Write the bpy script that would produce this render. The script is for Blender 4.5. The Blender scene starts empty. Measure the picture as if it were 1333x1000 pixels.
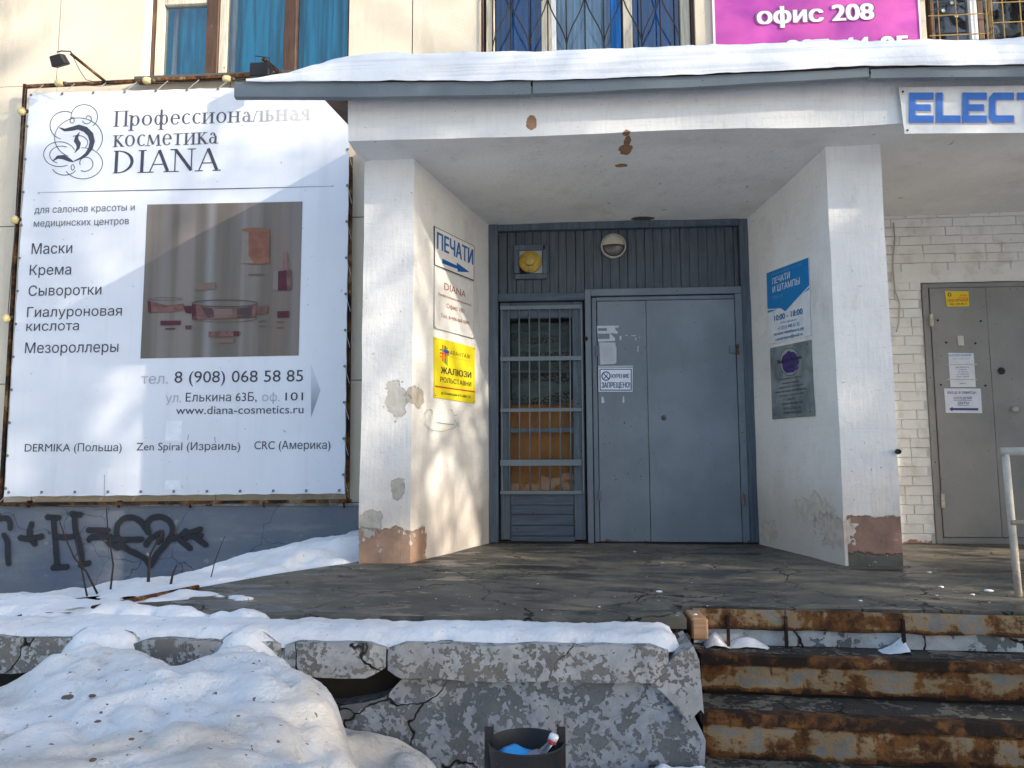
import bpy, bmesh, math, random
import numpy as np
from mathutils import Vector, noise as mn
random.seed(7)
SC = bpy.context.scene
COL = SC.collection

# ---------------------------------------------------------------- camera, light, exposure
CAMPOS = np.array([0.0, -6.5, 0.655])
PITCH, YAW, ROLL = math.radians(5.89), math.radians(4.06), math.radians(-0.22)
FPX = 1000.0
_cp, _sp, _cy, _sy, _cr, _sr = math.cos(PITCH), math.sin(PITCH), math.cos(YAW), math.sin(YAW), math.cos(ROLL), math.sin(ROLL)
FWD = np.array([-_sy*_cp, _cy*_cp, _sp]); RT0 = np.array([_cy, _sy, 0.0]); UP0 = np.cross(RT0, FWD)
RT = RT0*_cr + UP0*_sr; UPV = UP0*_cr - RT0*_sr
cam = bpy.data.objects.new('camera', bpy.data.cameras.new('camera'))
COL.objects.link(cam)
from mathutils import Matrix
cam.matrix_world = Matrix(((RT[0], UPV[0], -FWD[0], CAMPOS[0]), (RT[1], UPV[1], -FWD[1], CAMPOS[1]),
                           (RT[2], UPV[2], -FWD[2], CAMPOS[2]), (0, 0, 0, 1)))
cam.data.sensor_width = 36.0; cam.data.lens = 36.0*FPX/1333.0
cam.data.clip_start = 0.05; cam.data.clip_end = 3000
SC.camera = cam

SUNV = Vector((1.86, -1.0, 0.80)).normalized()          # towards the sun
world = bpy.data.worlds.new('World'); SC.world = world; world.use_nodes = True
wn = world.node_tree.nodes; wl = world.node_tree.links
bg = wn['Background']; sky = wn.new('ShaderNodeTexSky'); sky.sky_type = 'NISHITA'; sky.sun_disc = False
sky.sun_elevation = math.asin(SUNV.z); sky.sun_rotation = math.atan2(SUNV.x, SUNV.y)
sky.air_density = 1.0; sky.dust_density = 1.2; sky.ozone_density = 1.0
wl.new(sky.outputs[0], bg.inputs[0]); bg.inputs[1].default_value = 0.15
sd = bpy.data.lights.new('sun', 'SUN'); sd.energy = 3.0; sd.angle = math.radians(0.55); sd.color = (1.0, 0.885, 0.72)
sun = bpy.data.objects.new('sun', sd); COL.objects.link(sun)
sun.rotation_euler = SUNV.to_track_quat('Z', 'Y').to_euler(); sun.location = (20, -12, 12)
SC.view_settings.view_transform = 'Standard'; SC.view_settings.look = 'None'
SC.view_settings.exposure = 1.2; SC.view_settings.gamma = 1.0; SC.view_settings.use_curve_mapping = False
SC.render.engine = 'CYCLES'

# ---------------------------------------------------------------- helpers
def ray(x, y): return FWD*FPX + RT*(x-666.5) - UPV*(y-500.0)
def at(x, y, Y):
    d = ray(x, y); p = CAMPOS + d*((Y-CAMPOS[1])/d[1]); return (float(p[0]), float(p[1]), float(p[2]))
def atz(x, y, Z):
    d = ray(x, y); p = CAMPOS + d*((Z-CAMPOS[2])/d[2]); return (float(p[0]), float(p[1]), float(p[2]))

WL = {}
def tag(o, label=None, cat=None, group=None, kind=None):
    if label: o['label'] = label
    if cat: o['category'] = cat
    if group: o['group'] = group
    if kind: o['kind'] = kind
    return o
def thing(name, loc, label, cat, group=None):
    o = bpy.data.objects.new(name, None); o.location = loc; o.empty_display_size = 0.1
    COL.objects.link(o); WL[o.name] = Vector(loc); return tag(o, label, cat, group)
def link(o, parent, c):
    c = Vector(c); WL_c = c
    COL.objects.link(o)
    if parent is not None:
        o.parent = parent; o.location = c - WL[parent.name]
    else: o.location = c
    WL[o.name] = WL_c
    return o
def mk(name, V, F, mat, parent=None, smooth=False, angle=None, kind=None, loc=None):
    V = np.array(V, dtype=float)
    c = Vector(loc) if loc is not None else Vector(((V[:, 0].min()+V[:, 0].max())/2, (V[:, 1].min()+V[:, 1].max())/2, V[:, 2].min()))
    me = bpy.data.meshes.new(name)
    me.from_pydata([tuple(v) for v in (V-np.array(c))], [], F); me.update()
    if mat: me.materials.append(mat)
    if smooth or angle:
        me.polygons.foreach_set('use_smooth', [True]*len(me.polygons))
        if angle: me.set_sharp_from_angle(angle=math.radians(angle))
    o = bpy.data.objects.new(name, me); link(o, parent, c)
    if kind: o['kind'] = kind
    return o
def from_bm(name, bm, mat, parent=None, **k):
    bm.verts.ensure_lookup_table(); bm.verts.index_update()
    V = [tuple(v.co) for v in bm.verts]; F = [[v.index for v in f.verts] for f in bm.faces]; bm.free()
    return mk(name, V, F, mat, parent, **k)
class Geo:
    """collects simple shapes into one mesh"""
    def __init__(s): s.V = []; s.F = []
    def add(s, V, F):
        n = len(s.V); s.V += [tuple(v) for v in V]; s.F += [[i+n for i in f] for f in F]; return s
    def box(s, x0, x1, y0, y1, z0, z1, b=0.0):
        if b <= 0:
            V = [(x, y, z) for x in (x0, x1) for y in (y0, y1) for z in (z0, z1)]
            return s.add(V, [(0, 1, 3, 2), (4, 6, 7, 5), (0, 4, 5, 1), (2, 3, 7, 6), (0, 2, 6, 4), (1, 5, 7, 3)])
        b = min(b, (x1-x0)*.45, (y1-y0)*.45, (z1-z0)*.45)
        bm = bmesh.new(); r = bmesh.ops.create_cube(bm, size=1)
        for v in bm.verts: v.co = Vector(((x0+x1)/2+v.co.x*(x1-x0), (y0+y1)/2+v.co.y*(y1-y0), (z0+z1)/2+v.co.z*(z1-z0)))
        bmesh.ops.bevel(bm, geom=bm.edges[:], offset=b, segments=1, affect='EDGES')
        bm.verts.index_update()
        s.add([v.co[:] for v in bm.verts], [[v.index for v in f.verts] for f in bm.faces]); bm.free(); return s
    def tube(s, pts, r, n=8, cap=True):
        pts = [Vector(p) for p in pts]; rs = r if isinstance(r, (list, tuple)) else [r]*len(pts)
        rings = []; pn = None
        for i, p in enumerate(pts):
            d = ((pts[min(i+1, len(pts)-1)]-p).normalized() if i < len(pts)-1 else Vector()) + ((p-pts[i-1]).normalized() if i else Vector())
            d = d.normalized() if d.length > 1e-9 else Vector((0, 0, 1))
            if pn is None: pn = d.orthogonal().normalized()
            pn = (pn - d*pn.dot(d)).normalized(); q = d.cross(pn)
            rings.append([(p + pn*math.cos(2*math.pi*k/n)*rs[i] + q*math.sin(2*math.pi*k/n)*rs[i])[:] for k in range(n)])
        V = [v for rg in rings for v in rg]; F = []
        for i in range(len(pts)-1):
            for k in range(n): F.append((i*n+k, i*n+(k+1) % n, (i+1)*n+(k+1) % n, (i+1)*n+k))
        if cap: F.append(list(range(n))[::-1]); F.append([(len(pts)-1)*n+k for k in range(n)])
        return s.add(V, F)
    def lathe(s, c, prof, n=24, axis='z', dirn=1):
        V = []; F = []
        for (r, h) in prof:
            for k in range(n):
                a = 2*math.pi*k/n; ca, sa = math.cos(a)*r, math.sin(a)*r
                if axis == 'z': V.append((c[0]+ca, c[1]+sa, c[2]+h))
                else: V.append((c[0]+ca, c[1]+dirn*h, c[2]+sa))
        for i in range(len(prof)-1):
            for k in range(n): F.append((i*n+k, i*n+(k+1) % n, (i+1)*n+(k+1) % n, (i+1)*n+k))
        return s.add(V, F)
    def prism(s, poly, a, b, ax='y'):
        """poly of 2D points; ax='y': (x,z) extruded in y; 'x': (y,z) extruded in x; 'z': (x,y) extruded in z"""
        def P(p, t): return (p[0], t, p[1]) if ax == 'y' else ((t, p[0], p[1]) if ax == 'x' else (p[0], p[1], t))
        n = len(poly); V = [P(p, a) for p in poly]+[P(p, b) for p in poly]
        F = [list(range(n)), list(range(n, 2*n))[::-1]]+[(i, (i+1) % n, n+(i+1) % n, n+i) for i in range(n)]
        return s.add(V, F)
    def build(s, name, mat, parent=None, **k):
        bm = bmesh.new(); vs = [bm.verts.new(v) for v in s.V]
        for f in s.F:
            try: bm.faces.new([vs[i] for i in f])
            except ValueError: pass
        bmesh.ops.recalc_face_normals(bm, faces=bm.faces)
        return from_bm(name, bm, mat, parent, **k)
def box(name, x0, x1, y0, y1, z0, z1, mat, parent=None, b=0.004, **k):
    return Geo().box(x0, x1, y0, y1, z0, z1, b).build(name, mat, parent, **k)
def nz(p, s, off=0.0): return mn.noise(Vector((p[0]*s+off, p[1]*s+off*1.7, p[2]*s-off)))
def fbm(p, s, o=4, off=0.0):
    a = 0; w = 1.0
    for i in range(o):
        a += w*nz(p, s, off+i*7.3); s *= 2.03; w *= .5
    return a
def rough(name, quads, step, amp, scale, mat, parent=None, off=0.0, angle=35, post=None, octv=3, kind=None):
    """quads: corner lists; each becomes a grid; joined at the seams, then pushed about by noise"""
    bm = bmesh.new()
    for q in quads:
        a, b, c, d = [Vector(p) for p in q]
        n = max(1, round((b-a).length/step), round((c-d).length/step)); m = max(1, round((d-a).length/step), round((c-b).length/step))
        g = [[bm.verts.new((a.lerp(b, i/n)).lerp(d.lerp(c, i/n), j/m)) for i in range(n+1)] for j in range(m+1)]
        for j in range(m):
            for i in range(n): bm.faces.new((g[j][i], g[j][i+1], g[j+1][i+1], g[j+1][i]))
    bmesh.ops.remove_doubles(bm, verts=bm.verts, dist=0.0015)
    bmesh.ops.recalc_face_normals(bm, faces=bm.faces)
    for v in bm.verts:
        p = v.co.copy()
        v.co += Vector((fbm(p, scale, octv, off), fbm(p, scale, octv, off+31), fbm(p, scale, octv, off+63)))*amp
        if post: v.co = post(v.co, p)
    return from_bm(name, bm, mat, parent, angle=angle, kind=kind)
def boxquads(x0, x1, y0, y1, z0, z1):
    p = lambda x, y, z: (x, y, z)
    return [[p(x0, y0, z0), p(x1, y0, z0), p(x1, y0, z1), p(x0, y0, z1)], [p(x0, y1, z0), p(x1, y1, z0), p(x1, y1, z1), p(x0, y1, z1)],
            [p(x0, y0, z0), p(x0, y1, z0), p(x0, y1, z1), p(x0, y0, z1)], [p(x1, y0, z0), p(x1, y1, z0), p(x1, y1, z1), p(x1, y0, z1)],
            [p(x0, y0, z1), p(x1, y0, z1), p(x1, y1, z1), p(x0, y1, z1)], [p(x0, y0, z0), p(x1, y0, z0), p(x1, y1, z0), p(x0, y1, z0)]]

# ---------------------------------------------------------------- materials
class M:
    def __init__(s, name):
        s.m = bpy.data.materials.new(name); s.m.use_nodes = True; s.t = s.m.node_tree; s.n = s.t.nodes
        s.b = s.n['Principled BSDF']; s.g = s.n.new('ShaderNodeNewGeometry'); s.P = s.g.outputs['Position']
    def put(s, sock, v):
        if isinstance(v, bpy.types.NodeSocket): s.t.links.new(v, sock)
        elif isinstance(v, (tuple, list)) and len(v) == 3 and sock.type == 'RGBA': sock.default_value = (*v, 1)
        else: sock.default_value = v
    def stretch(s, sx, sy, sz, vec=None):
        n = s.n.new('ShaderNodeVectorMath'); n.operation = 'MULTIPLY'; s.put(n.inputs[0], vec or s.P); n.inputs[1].default_value = (sx, sy, sz); return n.outputs[0]
    def noise(s, sc, det=4, ro=.55, vec=None, dist=0.0, off=None):
        n = s.n.new('ShaderNodeTexNoise'); n.inputs['Scale'].default_value = sc; n.inputs['Detail'].default_value = det
        n.inputs['Roughness'].default_value = ro; n.inputs['Distortion'].default_value = dist
        v = vec or s.P
        if off:
            a = s.n.new('ShaderNodeVectorMath'); a.operation = 'ADD'; s.put(a.inputs[0], v); a.inputs[1].default_value = (off, off*.7, -off); v = a.outputs[0]
        s.put(n.inputs['Vector'], v); return n.outputs['Fac']
    def voro(s, sc, feat='DISTANCE_TO_EDGE', vec=None, wob=0.0, wsc=3.0):
        v = vec or s.P
        if wob:
            nn = s.n.new('ShaderNodeTexNoise'); nn.inputs['Scale'].default_value = wsc; nn.inputs['Detail'].default_value = 4; s.put(nn.inputs['Vector'], v)
            a = s.n.new('ShaderNodeVectorMath'); a.operation = 'MULTIPLY_ADD'; s.put(a.inputs[0], nn.outputs['Color']); a.inputs[1].default_value = (wob,)*3; s.put(a.inputs[2], v); v = a.outputs[0]
        n = s.n.new('ShaderNodeTexVoronoi'); n.feature = feat; n.inputs['Scale'].default_value = sc; s.put(n.inputs['Vector'], v); return n.outputs['Distance']
    def ma(s, op, a, b=0.0, c=0.0, clamp=False):
        n = s.n.new('ShaderNodeMath'); n.operation = op; n.use_clamp = clamp
        s.put(n.inputs[0], a); s.put(n.inputs[1], b); s.put(n.inputs[2], c); return n.outputs[0]
    def ss(s, x, lo, hi, a=0.0, b=1.0):
        n = s.n.new('ShaderNodeMapRange'); n.interpolation_type = 'SMOOTHSTEP'
        s.put(n.inputs[0], x); n.inputs[1].default_value = lo; n.inputs[2].default_value = hi; n.inputs[3].default_value = a; n.inputs[4].default_value = b; return n.outputs[0]
    def mix(s, f, a, b, mode='MIX'):
        n = s.n.new('ShaderNodeMix'); n.data_type = 'RGBA'; n.blend_type = mode
        s.put(n.inputs[0], f); s.put(n.inputs[6], a); s.put(n.inputs[7], b); return n.outputs[2]
    def axis(s, i):
        n = s.n.new('ShaderNodeSeparateXYZ'); s.put(n.inputs[0], s.P); return n.outputs[i]
    def ell(s, c, r, k=0.6, nsc=9.0):
        if max(r[0], r[2]) < .06 and k < 1.6: nsc = 32.0
        """ragged ellipsoid mask round world point c"""
        a = s.n.new('ShaderNodeVectorMath'); a.operation = 'SUBTRACT'; s.put(a.inputs[0], s.P); a.inputs[1].default_value = c
        b = s.n.new('ShaderNodeVectorMath'); b.operation = 'DIVIDE'; s.put(b.inputs[0], a.outputs[0]); b.inputs[1].default_value = r
        l = s.n.new('ShaderNodeVectorMath'); l.operation = 'LENGTH'; s.put(l.inputs[0], b.outputs[0])
        d = s.ma('MULTIPLY_ADD', s.noise(nsc, 4, .6, off=c[0]*3+1), k, l.outputs['Value'])
        return s.ss(d, .96+k*.5, 1.0+k*.5, 1, 0)
    def add(s, *a):
        r = a[0]
        for x in a[1:]: r = s.ma('MAXIMUM', r, x)
        return r
    def out(s, col, rough=.8, h=None, hd=.01, metal=0.0, spec=.35, coat=0.0, hs=1.0):
        s.put(s.b.inputs['Base Color'], col); s.put(s.b.inputs['Roughness'], rough); s.put(s.b.inputs['Metallic'], metal)
        s.b.inputs['Specular IOR Level'].default_value = spec
        if h is not None:
            n = s.n.new('ShaderNodeBump'); n.inputs['Distance'].default_value = hd; n.inputs['Strength'].default_value = hs
            s.put(n.inputs['Height'], h); s.t.links.new(n.outputs[0], s.b.inputs['Normal'])
        return s.m
_flat = {}
def flat(col, rough=.5, spec=.3, var=.12):
    """printed or painted plain colour, a little uneven"""
    k = (col, rough, spec, var)
    if k not in _flat:
        m = M('print_colour'); n = m.noise(14, 5, .65); n2 = m.noise(160, 2)
        f = m.ma('MULTIPLY_ADD', m.ss(n, .3, .7), var, 1-var*.7); f = m.ma('MULTIPLY_ADD', n2, .06, f)
        _flat[k] = m.out(m.mix(1.0, col, m_grey(m, f), 'MULTIPLY'), rough, spec=spec)
    return _flat[k]
def m_grey(m, f):
    n = m.n.new('ShaderNodeCombineXYZ')
    for i in range(3): m.put(n.inputs[i], f)
    return n.outputs[0]

def mat_plaster(name, base=(.80, .79, .77), foot=False, patches=(), brown=(), strip=None, dirt=1.0):
    m = M(name); z = m.axis(2)
    big = m.noise(1.3, 5, .6); fine = m.noise(30, 5, .7); brush = m.noise(14, 3, .6, vec=m.stretch(3.5, 3.5, .35)); hb = m.noise(12, 3, .6, vec=m.stretch(.5, .5, 5))
    c = m.mix(m.ss(big, .35, .7), base, tuple(b*.88 for b in base))
    c = m.mix(m.ma('MULTIPLY', m.ss(brush, .5, .75), .30), c, (.62, .60, .57))
    c = m.mix(m.ma('MULTIPLY', m.ss(hb, .52, .75), .22), c, (.50, .48, .46))
    dn = m.noise(2.6, 6, .65, vec=m.stretch(1, 1, .55), off=3)
    c = m.mix(m.ma('MULTIPLY', m.ss(dn, .55, .78), .45*dirt), c, (.40, .36, .32))
    # small chips and scratches
    chip = m.ss(m.noise(38, 3, .5, off=5), .735, .76); c = m.mix(m.ma('MULTIPLY', chip, .8), c, (.34, .27, .22))
    scr = m.ss(m.noise(26, 2, .4, vec=m.stretch(.6, .6, 4), off=9), .74, .765); c = m.mix(m.ma('MULTIPLY', scr, .6), c, (.30, .27, .25))
    h = m.ma('MULTIPLY_ADD', fine, .25, m.ma('MULTIPLY', m.noise(6, 4), .7)); h = m.ma('MULTIPLY_ADD', brush, .25, h)
    h = m.ma('SUBTRACT', h, m.ma('MULTIPLY', chip, .6))
    if foot:
        # rising dirt, then paint flaked off down to brown plaster, then grey broken concrete
        up = m.ss(m.ma('MULTIPLY_ADD', m.noise(5, 5, .6), -.5, z), -.12, .55, 1, 0); c = m.mix(m.ma('MULTIPLY', up, .55), c, (.46, .38, .32))
    if strip is not None:
        x = m.axis(0); y = m.axis(1)
        for (x0, x1, ymax, ztop, col, rag) in strip:
            d = m.ma('MULTIPLY_ADD', m.noise(9, 6, .7, off=x0), rag, z)
            k = m.ss(d, ztop+rag*.5-.006, ztop+rag*.5+.006, 1, 0)
            kx = m.ma('MULTIPLY', m.ss(x, x0-.002, x0), m.ss(m.ma('MULTIPLY_ADD', m.noise(12, 5, off=2), .08 if x1 > 50 else .2, x), x1, x1+.012, 1, 0) if x1 < 50 else 1.0)
            ky = m.ss(m.ma('MULTIPLY_ADD', m.noise(10, 5, .7, off=7), .25, y), ymax+.12, ymax+.135, 1, 0)
            k = m.ma('MULTIPLY', k, m.ma('MULTIPLY', kx, ky))
            flake = m.ss(m.noise(13, 5, .65, off=12), .62, .64, 1, .0); k = m.ma('MULTIPLY', k, flake)
            cc = m.mix(m.ss(m.noise(7, 5), .35, .65), col, tuple(v*.72 for v in col))
            c = m.mix(k, c, cc); h = m.ma('SUBTRACT', h, m.ma('MULTIPLY', k, .8))
    for (p, r, col, kk) in patches:
        k = m.ell(p, r, kk, 11); cc = m.mix(m.ss(m.noise(18, 5), .35, .65), col, tuple(v*.8 for v in col)); c = m.mix(k, c, cc); h = m.ma('SUBTRACT', h, m.ma('MULTIPLY', k, .9))
    return m.out(c, .85, h, .012, spec=.25)

def mat_concrete():
    m = M('platform_concrete')
    n = m.noise(1.6, 6, .62); n2 = m.noise(9, 6, .65, off=4); grain = m.noise(90, 3, .6)
    c = m.mix(m.ss(n, .35, .68), (.085, .08, .067), (.175, .155, .12)); c = m.mix(m.ma('MULTIPLY', m.ss(n2, .45, .7), .55), c, (.062, .062, .057))
    sk = m.noise(3.2, 5, .6, vec=m.stretch(.8, 1.7, 1), off=8); wet = m.ss(sk, .54, .575); c = m.mix(m.ma('MULTIPLY', wet, .78), c, (.045, .045, .043))
    tan = m.ss(m.noise(2.2, 5, .6, vec=m.stretch(.8, 1.6, 1), off=21), .50, .66); c = m.mix(m.ma('MULTIPLY', tan, .7), c, (.235, .20, .145))
    for (px, py, rx, ry) in ((684, 737, .22, .07), (760, 812, .05, .03), (705, 815, .08, .03), (1120, 733, .5, .10), (960, 720, .4, .10), (1230, 742, .5, .09), (600, 805, .1, .02)):
        p = atz(px, py, 0); k = m.ell(p, (rx, ry, .1), .7, 7); c = m.mix(m.ma('MULTIPLY', k, .8), c, (.018, .018, .018)); wet = m.add(wet, k)
    spot = m.ss(m.noise(22, 3, .5, off=15), .68, .71); c = m.mix(m.ma('MULTIPLY', spot, .8), c, (.34, .33, .31))
    cr = m.voro(1.45, wob=.55, wsc=2.5); crk = m.ma('MULTIPLY', m.ss(cr, .002, .010, 1, 0), m.ss(m.noise(1.1, 2, off=31), .40, .5))
    cr2 = m.voro(4.2, wob=.3, wsc=5); crk2 = m.ma('MULTIPLY', m.ss(cr2, .006, .02, 1, 0), m.ss(m.noise(1.7, 2, off=2), .52, .6))
    k = m.add(crk, m.ma('MULTIPLY', crk2, .8)); c = m.mix(k, c, (.010, .010, .009))
    h = m.ma('MULTIPLY_ADD', grain, .10, m.ma('MULTIPLY', m.noise(12, 6, .65), .55)); h = m.ma('SUBTRACT', h, m.ma('MULTIPLY', k, 1.1))
    r = m.ss(wet, 0, 1, .8, .30)
    return m.out(c, r, h, .012, spec=.35)

def mat_peeling(name, paint, under, amount=.5, sc=7.0, dark=(.07, .075, .08)):
    """old limewash flaking off grey concrete"""
    m = M(name)
    n = m.noise(sc, 8, .62, dist=.25); big = m.noise(1.9, 3, .5, off=6)
    n3 = m.noise(sc*4.2, 6, .65, off=17); n = m.ma('ADD', m.ma('MULTIPLY', n, .52), m.ma('MULTIPLY', n3, .48)); d = m.ma('MULTIPLY_ADD', m.ma('SUBTRACT', big, .5), .30, n)
    th = .5+(.5-amount)*.5
    k = m.ss(d, th-.006, th+.006)
    pc = m.mix(m.ss(m.noise(16, 5, .6), .35, .7), paint, tuple(v*.7 for v in paint)); pc = m.mix(m.ma('MULTIPLY', m.ss(m.noise(3, 4, off=3), .5, .7), .5), pc, (.34, .30, .26))
    uc = m.mix(m.ss(m.noise(5, 6, .6, off=9), .35, .65), under, dark); uc = m.mix(m.ma('MULTIPLY', m.noise(60, 3), .4), uc, tuple(min(1, v*1.6) for v in under))
    c = m.mix(k, uc, pc)
    cr = m.voro(2.1, wob=.5, wsc=3); cc = m.ma('MULTIPLY', m.ss(cr, .003, .013, 1, 0), m.ss(m.noise(1.3, 2, off=40), .47, .55)); c = m.mix(cc, c, (.015, .015, .015))
    h = m.ma('ADD', m.ma('MULTIPLY', k, .35), m.ma('MULTIPLY', m.noise(20, 6, .7), .6)); h = m.ma('SUBTRACT', h, cc)
    return m.out(c, .88, h, .010, spec=.2)

def mat_rust(name='rusty_painted_steel', paint=(.33, .335, .33), amount=.5, edges=()):
    m = M(name); z = m.axis(2)
    n = m.noise(3.6, 9, .68, vec=m.stretch(1, 1, 1.4), dist=.3); st = m.noise(8, 5, .6, vec=m.stretch(1.5, 1.5, .3), off=5); f_ = m.noise(26, 5, .7, off=8)
    d = m.ma('MULTIPLY_ADD', st, .28, m.ma('MULTIPLY', n, .62)); d = m.ma('MULTIPLY_ADD', f_, .16, d); th = .56+(.5-amount)*.35
    for (e, w, a) in edges: d = m.ma('MULTIPLY_ADD', m.ss(m.ma('ABSOLUTE', m.ma('SUBTRACT', z, e)), 0, w, 1, 0), a, d)
    k = m.ss(d, th-.035, th+.02); k2 = m.ss(d, th+.03, th+.10)
    pc = m.mix(m.ss(m.noise(6, 6), .3, .7), paint, tuple(v*.6 for v in paint)); pc = m.mix(m.ma('MULTIPLY', m.ss(d, th-.10, th-.02), .85), pc, (.27, .175, .075))
    rc = m.mix(m.ss(m.noise(17, 6, .65, off=2), .35, .65), (.17, .070, .018), (.055, .022, .009)); c = m.mix(k, pc, rc)
    c = m.mix(m.ma('MULTIPLY', k2, m.ss(m.noise(9, 5, .6, off=33), .3, .5)), c, (.016, .009, .006))
    h = m.ma('MULTIPLY_ADD', m.noise(55, 5, .75), .6, m.ma('MULTIPLY', k, -.35)); h = m.ma('MULTIPLY_ADD', f_, .5, h)
    return m.out(c, m.ss(k, 0, 1, .5, .9), h, .008, spec=.35)

def mat_wood(name, base, worn, axis='z', wear=.35, bare=(.25, .18, .12)):
    m = M(name); st = {'z': (9, 9, .55), 'x': (.55, 9, 9)}[axis]
    g = m.noise(6, 5, .6, vec=m.stretch(*st)); g2 = m.noise(22, 3, .5, vec=m.stretch(*st)); big = m.noise(2.5, 4)
    c = m.mix(m.ss(g, .35, .65), base, tuple(v*.68 for v in base)); c = m.mix(m.ma('MULTIPLY', m.ss(big, .5, .75), wear), c, worn)
    k = m.ss(m.ma('MULTIPLY_ADD', m.noise(8, 5, .65, off=8), .5, m.ma('MULTIPLY', g, .5)), .64, .66); c = m.mix(m.ma('MULTIPLY', k, .75), c, bare)
    kn = m.ss(m.noise(30, 2, .5, off=30), .72, .75); c = m.mix(kn, c, (.02, .02, .02))
    return m.out(c, .6, m.ma('MULTIPLY_ADD', g2, .6, g), .003, spec=.35)

def mat_steelpaint(name, base, rough=.5, rust=True):
    m = M(name); n = m.noise(1.7, 5, .6); z = m.axis(2)
    c = m.mix(m.ss(n, .3, .7), base, tuple(v*.80 for v in base)); st = m.noise(8, 4, .6, vec=m.stretch(1, 1, .25), off=3)
    c = m.mix(m.ma('MULTIPLY', m.ss(st, .55, .75), .22), c, tuple(v*.55 for v in base))
    sp = m.ss(m.noise(55, 2, .4, off=7), .735, .75); c = m.mix(sp, c, (.03, .025, .02))
    if rust:
        k = m.ss(m.ma('MULTIPLY_ADD', m.noise(12, 6, .7, off=5), .10, z), .052, .070, 1, 0)
        k = m.ma('MULTIPLY', k, m.ss(m.noise(4, 3, off=17), .42, .5)); c = m.mix(k, c, (.10, .035, .015))
    h = m.ma('MULTIPLY_ADD', m.noise(3, 3, off=2), 3.0, m.ma('MULTIPLY', m.noise(130, 2), .12))
    return m.out(c, m.ss(n, .3, .7, rough-.06, rough+.1), h, .003, spec=.4)

def mat_snow(name='snow', dirt=.5, tint=(.84, .85, .87), bump=.022, strata=0.0):
    m = M(name); a = m.noise(1.4, 6, .62, off=2); b = m.noise(14, 5, .7, off=5); g = m.noise(75, 4, .75)
    c = m.mix(m.ma('MULTIPLY', m.ss(a, .40, .66), dirt), tint, (.60, .54, .47)); c = m.mix(m.ma('MULTIPLY', m.ss(b, .55, .75), dirt*.7), c, (.52, .47, .41))
    if strata: c = m.mix(m.ma('MULTIPLY', m.ss(m.noise(1, 3, .6, vec=m.stretch(.5, .5, 26), off=4), .48, .62), strata), c, (.58, .58, .60))
    sp = m.ss(m.noise(40, 2, .5, off=11), .70, .73); c = m.mix(m.ma('MULTIPLY', sp, min(1, dirt*1.1)), c, (.16, .12, .09))
    h = m.ma('MULTIPLY_ADD', g, .16, m.ma('MULTIPLY', m.noise(11, 6, .62), .7)); h = m.ma('MULTIPLY_ADD', m.ss(m.noise(24, 4, .7, off=31), .42, .52), .06*min(1, dirt*1.2), h)
    m.b.inputs['Subsurface Weight'].default_value = 0.0
    return m.out(c, .62, h, bump, spec=.3)

def mat_glass(name, tint=(.75, .8, .8), refl=.16, wob=.4):
    m = M(name); n = m.n; t = m.t
    tr = n.new('ShaderNodeBsdfTransparent'); tr.inputs[0].default_value = (*tint, 1)
    gl = n.new('ShaderNodeBsdfGlossy'); gl.inputs['Roughness'].default_value = .015
    bp = n.new('ShaderNodeBump'); bp.inputs['Distance'].default_value = .004; bp.inputs['Strength'].default_value = wob; m.put(bp.inputs['Height'], m.noise(3, 2)); t.links.new(bp.outputs[0], gl.inputs['Normal'])
    fr = n.new('ShaderNodeFresnel'); fr.inputs[0].default_value = 1.5; f = m.ma('MULTIPLY_ADD', fr.outputs[0], 1.0, refl, clamp=True)
    mx = n.new('ShaderNodeMixShader'); m.put(mx.inputs[0], f); t.links.new(tr.outputs[0], mx.inputs[1]); t.links.new(gl.outputs[0], mx.inputs[2])
    t.links.new(mx.outputs[0], n['Material Output'].inputs[0]); return m.m

# measured facts of the place
DY = 0.0                          # door and brick wall plane
PF = -1.35                        # pier fronts
SOF = 2.71                        # soffit height
LP = [(-1.40, PF), (-1.05, PF), (-0.64, 0.0), (-1.40, 0.0)]
RP = [(1.77, PF), (2.13, PF), (2.13, 0.0), (1.54, 0.0)]

class Plane:
    """upright plane through two floor points, seen face: u runs left to right as one looks at it, v is height"""
    def __init__(s, a, b):
        s.o = np.array([a[0], a[1], 0.0]); d = np.array([b[0]-a[0], b[1]-a[1], 0.0]); s.u = d/np.linalg.norm(d)
        s.n = np.array([s.u[1], -s.u[0], 0.0])
    def px(s, x, y):
        d = ray(x, y); t = ((s.o-CAMPOS)@s.n)/(d@s.n); p = CAMPOS+d*t-s.o
        return (float(p@s.u), float(p[2]))
    def w(s, u, v, n=0.0):
        p = s.o+s.u*u+s.n*n; return (float(p[0]), float(p[1]), float(v))
LFACE = Plane(LP[1], LP[2]); RFACE = Plane(RP[3], RP[0])
BACK = Plane((0, 0), (1, 0))
def poly_on(name, P, pts, mat, parent, n0, n1=None, **k):
    """flat shape on a plane from (u,v) points, with thickness n0..n1"""
    m = len(pts); n1 = n0+.0006 if n1 is None else n1
    V = [P.w(u, v, n0) for u, v in pts]+[P.w(u, v, n1) for u, v in pts]
    F = [list(range(m))[::-1], list(range(m, 2*m))]+[(i, (i+1) % m, m+(i+1) % m, m+i) for i in range(m)]
    return mk(name, V, F, mat, parent, **k)
def pxpoly(name, P, pp, mat, parent, n0, n1=None, **k): return poly_on(name, P, [P.px(*q) for q in pp], mat, parent, n0, n1, **k)
def rect_px(P, x0, yt, x1, yb):
    """upright rectangle spanned by its left top and left bottom pixels and its right x"""
    u0, v1 = P.px(x0, yt); _, v0 = P.px(x0, yb); u1, _ = P.px(x1, (yt+yb)/2); return u0, u1, v0, v1

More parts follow.
